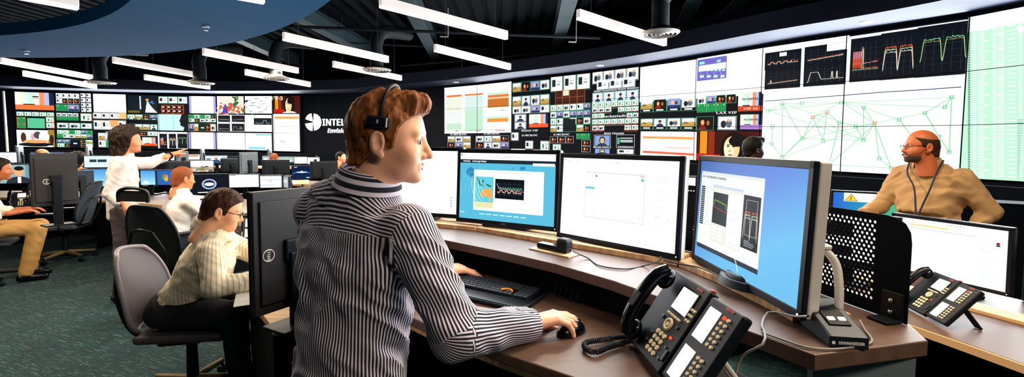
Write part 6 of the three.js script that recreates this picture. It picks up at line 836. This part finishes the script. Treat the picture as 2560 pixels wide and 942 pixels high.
// ---------- pointing man ----------
const wA = V(-3.8, 1.46, -5.0);
person({
  label: 'long haired man in a pale shirt pointing at the video wall, hand in pocket', base: [-3.95, 0, -4.5], skin: 0xe0936a, cell: 0.012, detail: 1, shirt: std(0xd9cfd0, 0.9), fold: 0.008, headScale: 1.04, girth: 0.98,
  j: { head: [-3.85, 1.6, -4.5], neck: [-3.905, 1.47, -4.5], shR: [-3.81, 1.375, -4.37], shL: [-4.02, 1.385, -4.63], elR: [-3.86, 1.1, -4.29], elL: [-3.92, 1.37, -4.82], wrR: [-3.69, 0.96, -4.26], wrL: wA, hipR: [-3.88, 0.9, -4.44], hipL: [-4.0, 0.9, -4.57], knR: [-3.86, 0.5, -4.4], knL: [-3.96, 0.5, -4.6], anR: [-3.9, 0.08, -4.38], anL: [-4.0, 0.08, -4.62] },
  headYaw: 126 * D2R, headPitch: 0.02, hair: 'long', hairMat: hairMatOf([20, 14, 12], [62, 44, 36]), pants: std(0x4a3f44, 0.92), toe: [1, 0, 0.1], cuff: -0.06,
  hands: [{ w: wA, d: [0.12, 0.3, -0.95], n: [0.3, -1, 0], s: [0, 1, 0], b: POINT, thumb: [0.5, 0.6, 0.4] }, { w: V(-3.69, 0.96, -4.26), d: [0.4, -0.85, 0.02], n: [0, 0, -1], s: [1, 0.3, 0], b: RELAX }],
  extra(t, HL, M4) { mk('wrist_watch', M4(new THREE.TorusGeometry(0.031, 0.009, 8, 24).translate(0, 0, 0).rotateX(0.3).translate(wA.x, wA.y - 0.01, wA.z + 0.03)), M.black, t); mk('beard_shadow', HL(surfaceNets((x, y, z) => Math.max(Math.min(H.jaw(x, y, z), H.chin(x, y, z)) - 0.0025, y + 0.045, -(z - 0.0)), [-0.07, -0.12, -0.01], [0.07, -0.03, 0.11], 0.006)), M.stubble ??= std(0x8a5840, 0.85), t); },
});
// ---------- man in glasses ----------
const cR = V(-1.42, 0.8, -2.63), cL = V(-1.40, 0.8, -2.86);
person({
  label: 'seated man in a cream striped shirt and glasses leaning over his desk', base: [-2.05, 0, -2.74], skin: 0xf0b088, cell: 0.0085, detail: 2, period: 0.012, shirt: cloth(0xf0e4cc, { c: 0xc9b690, w: 0.7 }), fold: 0.008, girth: 1.12, fat: 0.006, collarScale: 1.16,
  j: { head: [-1.752, 1.178, -2.7], neck: [-1.835, 1.085, -2.715], shR: [-1.735, 0.965, -2.55], shL: [-1.885, 0.965, -2.89], elR: [-1.66, 0.79, -2.47], elL: [-1.62, 0.8, -2.98], wrR: cR, wrL: cL, hipR: [-2.06, 0.585, -2.64], hipL: [-2.06, 0.585, -2.84], knR: [-1.64, 0.585, -2.6], knL: [-1.64, 0.585, -2.88], anR: [-1.62, 0.08, -2.62], anL: [-1.62, 0.08, -2.86] }, belly: [0.04, 0, 0],
  headYaw: 114 * D2R, headPitch: 0.34, hair: 'neat', hairMat: hairMatOf([30, 18, 14], [84, 46, 30]), pants: std(0x10141c, 0.9), toe: [1, 0, 0], glasses: true,
  hands: [{ w: cR, d: [1, -0.12, 0.0], n: [0, -1, 0], s: [0, 0, -1], b: RELAX }, { w: cL, d: [0.9, -0.12, 0.3], n: [0, -1, 0], s: [0, 0, 1], b: RELAX }],
});
{ const a = V(-1.5, 0.79, -2.93); single('ball_pen', rod([a.x, a.y + 0.03, a.z], [a.x + 0.12, a.y + 0.055, a.z - 0.05], 0.004), M.black, 'dark pen held over the white paper', 'pen'); }
// ---------- white shirted man ----------
person({
  label: 'seated man in a white shirt with cropped hair seen from behind', base: [-3.55, 0, -4.72], skin: 0xd98a58, cell: 0.013, detail: 1, shirt: std(0xf3ece8, 0.9), fold: 0.008, girth: 1.08,
  j: { head: [-3.475, 1.205, -4.72], neck: [-3.5, 1.07, -4.7], shR: [-3.34, 0.985, -4.6], shL: [-3.64, 0.985, -4.82], elR: [-3.2, 0.76, -4.78], elL: [-3.5, 0.78, -5.05], wrR: [-3.22, 0.78, -5.03], wrL: [-3.35, 0.79, -5.2], hipR: [-3.5, 0.58, -4.58], hipL: [-3.66, 0.58, -4.7], knR: [-3.3, 0.58, -4.95], knL: [-3.45, 0.58, -5.08], anR: [-3.3, 0.08, -4.95], anL: [-3.45, 0.08, -5.08] },
  headYaw: 152 * D2R, headPitch: 0.12, hair: 'cropped', hairMat: hairMatOf([120, 60, 34], [150, 84, 52]), pants: std(0x1a2230, 0.9), toe: [0.7, 0, -0.7],
  hands: [{ w: [-3.22, 0.78, -5.03], d: [0.2, 0, -1], n: [0, -1, 0], s: [-1, 0, 0], b: FLATH }, { w: [-3.35, 0.79, -5.2], d: [0.7, 0, -0.7], n: [0, -1, 0], s: [0.7, 0, 0.7], b: FLATH }],
});
// ---------- man in khaki trousers ----------
person({
  label: 'seated man in a pale shirt and khaki trousers with folded hands', base: [-5.75, 0, -4.95], skin: 0xb9683c, cell: 0.013, detail: 1, shirt: std(0xe9e4d2, 0.9), fold: 0.008,
  j: { head: [-5.60, 1.27, -4.95], neck: [-5.7, 1.1, -4.95], shR: [-5.75, 1.03, -4.76], shL: [-5.75, 1.03, -5.14], elR: [-5.68, 0.78, -4.72], elL: [-5.66, 0.78, -5.18], wrR: [-5.45, 0.8, -4.8], wrL: [-5.43, 0.8, -5.1], hipR: [-5.8, 0.6, -4.85], hipL: [-5.8, 0.6, -5.05], knR: [-5.32, 0.6, -4.8], knL: [-5.32, 0.6, -5.05], anR: [-5.42, 0.1, -4.78], anL: [-5.42, 0.1, -5.05] },
  spin: 40 * D2R, move: [-0.15, 0, 0], headYaw: 126 * D2R, headPitch: 0.12, hair: 'neat', hairMat: hairMatOf([18, 12, 10], [44, 30, 24]), pants: std(0xb58a4e, 0.92), toe: [1, 0, 0], cuff: -0.14,
  hands: [{ w: [-5.45, 0.8, -4.8], d: [0.8, 0.05, -0.4], n: [0, -1, 0], s: [0, 0, -1], b: RELAX }, { w: [-5.43, 0.8, -5.1], d: [0.8, 0.05, 0.3], n: [0, -1, 0], s: [0, 0, 1], b: RELAX }],
});
// ---------- bald man with lanyard ----------
const jL = V(3.24, 1.0, -3.14), jR = V(2.78, 1.06, -3.52);
person({
  label: 'bald bearded man in a tan shirt with lanyard and glasses, hand on hip', base: [3.22, 0, -3.38], skin: 0xc2683a, cell: 0.0095, detail: 2, shirt: std(0xb08a5c, 0.9), fold: 0.011, girth: 1.14, fat: 0.005, belly: [-0.05, 0, 0.01],
  j: { head: [3.02, 1.59, -3.32], neck: [3.10, 1.46, -3.34], shL: [3.19, 1.375, -3.17], shR: [3.10, 1.375, -3.56], elL: [3.33, 1.15, -3.1], elR: [3.0, 1.12, -3.62], wrL: jL, wrR: jR, hipL: [3.22, 0.94, -3.28], hipR: [3.2, 0.94, -3.48], knL: [3.2, 0.5, -3.28], knR: [3.18, 0.5, -3.5], anL: [3.22, 0.08, -3.27], anR: [3.2, 0.08, -3.5] },
  headYaw: -104 * D2R, headPitch: 0.02, hair: 'ring', hairMat: hairMatOf([40, 24, 16], [80, 52, 36]), pants: std(0x14181f, 0.9), toe: [-1, 0, 0.1], glasses: true,
  hands: [{ w: jL, d: [-0.5, -0.6, -0.1], n: [0, 0, -1], s: [0, 1, 0], b: RELAX }, { w: jR, d: [-1, -0.05, 0.05], n: [0, -1, 0], s: [0, 0, 1], b: FLATH }],
  extra(t, HL, M4) {
    mk('beard', HL(surfaceNets((x, y, z) => { const n = noise.noise(x * 80, y * 80, z * 80) * 0.003; return Math.max(Math.min(H.jaw(x, y, z) - 0.006, H.chin(x, y, z), H.up(x, y, z) - 0.003) - 0.0045 + n, y + 0.034 - Math.max(0, -z + 0.04) * 0.4, -(H.mouth(x, y, z) - 0.0065), -(z - 0.005)); }, [-0.08, -0.13, -0.01], [0.08, -0.02, 0.12], 0.0045)), std(0x4a3428, 0.9), t);
    mk('headset_microphone', HL([tube([[0.082, -0.01, 0.01], [0.08, -0.04, 0.05], [0.05, -0.052, 0.1], [0.02, -0.05, 0.118]], 0.0022, 20, 6), sph(0.006, 0.018, -0.05, 0.119, 8)]), M.black, t);
    const ly = mk('lanyard', M4(tube([[3.12, 1.5, -3.24], [3.03, 1.42, -3.19], [2.97, 1.3, -3.17], [2.94, 1.15, -3.2], [2.93, 1.06, -3.22]], 0.006, 24, 6)), M.lany ??= std(0x18203a, 0.7), t); mk('lanyard_strap', M4(tube([[3.06, 1.48, -3.45], [2.97, 1.4, -3.36], [2.945, 1.3, -3.27], [2.93, 1.15, -3.23], [2.93, 1.06, -3.225]], 0.006, 24, 6)), M.lany, ly); mk('badge', M4(rb(0.006, 0.09, 0.06, 0.002, 2.925, 1.01, -3.22)), M.white, ly);
  },
});
// ---------- figures farther off ----------
function farPerson({ x, y, z, head, yaw, label, skin, shirt, hair, hm, seated = true, face = [0, 0, -1], raise = false, s = 1 }) {
  const h = at(x, y, z), f = V(...face).normalize(), r = f.clone().cross(V(0, 1, 0)).normalize(), P = (a, b, c) => h.clone().addScaledVector(r, a).addScaledVector(f, c).add(V(0, b, 0)), fl = -h.y;
  const hipY = seated ? -0.62 : -0.68, kn = seated ? [0.42, hipY] : [0.02, -1.1];
  const j = { head: h, neck: P(0, -0.14, -0.03), shR: P(0.18, -0.22, -0.03), shL: P(-0.18, -0.22, -0.03), elR: P(0.23, -0.47, 0.06), elL: P(-0.23, -0.47, 0.06), wrR: raise ? P(0.1, -0.1, 0.05) : P(0.16, -0.44, 0.3), wrL: P(-0.16, -0.44, 0.3), hipR: P(0.09, hipY, -0.04), hipL: P(-0.09, hipY, -0.04), knR: P(0.1, kn[1], kn[0]), knL: P(-0.1, kn[1], kn[0]), anR: P(0.1, fl + 0.08, seated ? 0.4 : 0), anL: P(-0.1, fl + 0.08, seated ? 0.4 : 0) };
  for (const k of ['R', 'L']) j['kn' + k].y = Math.max(j['kn' + k].y, 0.4);
  person({ label, base: [h.x, 0, h.z], skin, cell: 0.018, detail: 0, shirt: std(shirt, 0.9), j, headYaw: yaw, hair, hairMat: hm, pants: std(0x1a2028, 0.9), toe: f.toArray(), collar: false, headScale: s, hands: [{ w: j.wrR, d: raise ? [r.x * -0.3, 1, r.z * -0.3] : f.toArray(), n: raise ? f.toArray() : [0, -1, 0], s: r.clone().negate().toArray() }, { w: j.wrL, d: f.toArray(), n: [0, -1, 0], s: r.toArray() }] });
}
const dkHair = hairMatOf([4, 4, 6], [20, 16, 16]), brHair = hairMatOf([60, 36, 24], [110, 70, 44]);
farPerson({ x: 107, y: 390, z: 9.4, yaw: 160 * D2R, face: [0.3, 0, -1], label: 'far bald man in a beige shirt holding a hand to his ear', skin: 0xd99a6c, shirt: 0xd9b890, hair: 'ring', hm: brHair, raise: true, s: 1.12 });
farPerson({ s: 1.15, x: 196, y: 401, z: 9.0, yaw: 175 * D2R, face: [0.1, 0, -1], label: 'dark haired woman in a tan top seen from behind', skin: 0xd9a078, shirt: 0xb58a68, hair: 'long', hm: dkHair });
farPerson({ s: 1.06, x: 686, y: 397, z: 11.1, yaw: 170 * D2R, face: [0.2, 0, -1], label: 'far balding man with reddish hair seen from behind', skin: 0xc47a50, shirt: 0x2a3038, hair: 'cropped', hm: hairMatOf([110, 56, 34], [140, 80, 50]) });
farPerson({ s: 1.1, x: 853, y: 394, z: 10.5, yaw: 85 * D2R, face: [0.9, 0, -0.3], label: 'far man in an orange shirt with a headset', skin: 0xe0a684, shirt: 0xd9632c, hair: 'cropped', hm: dkHair });
farPerson({ x: 1885, y: 376, z: 4.75, yaw: 95 * D2R, face: [0.8, 0, -0.6], label: 'dark haired man in dark clothes in front of the woman picture', skin: 0x4a2c20, shirt: 0x0c1016, hair: 'short', hm: dkHair, seated: false });
renderer.render(scene, camera);
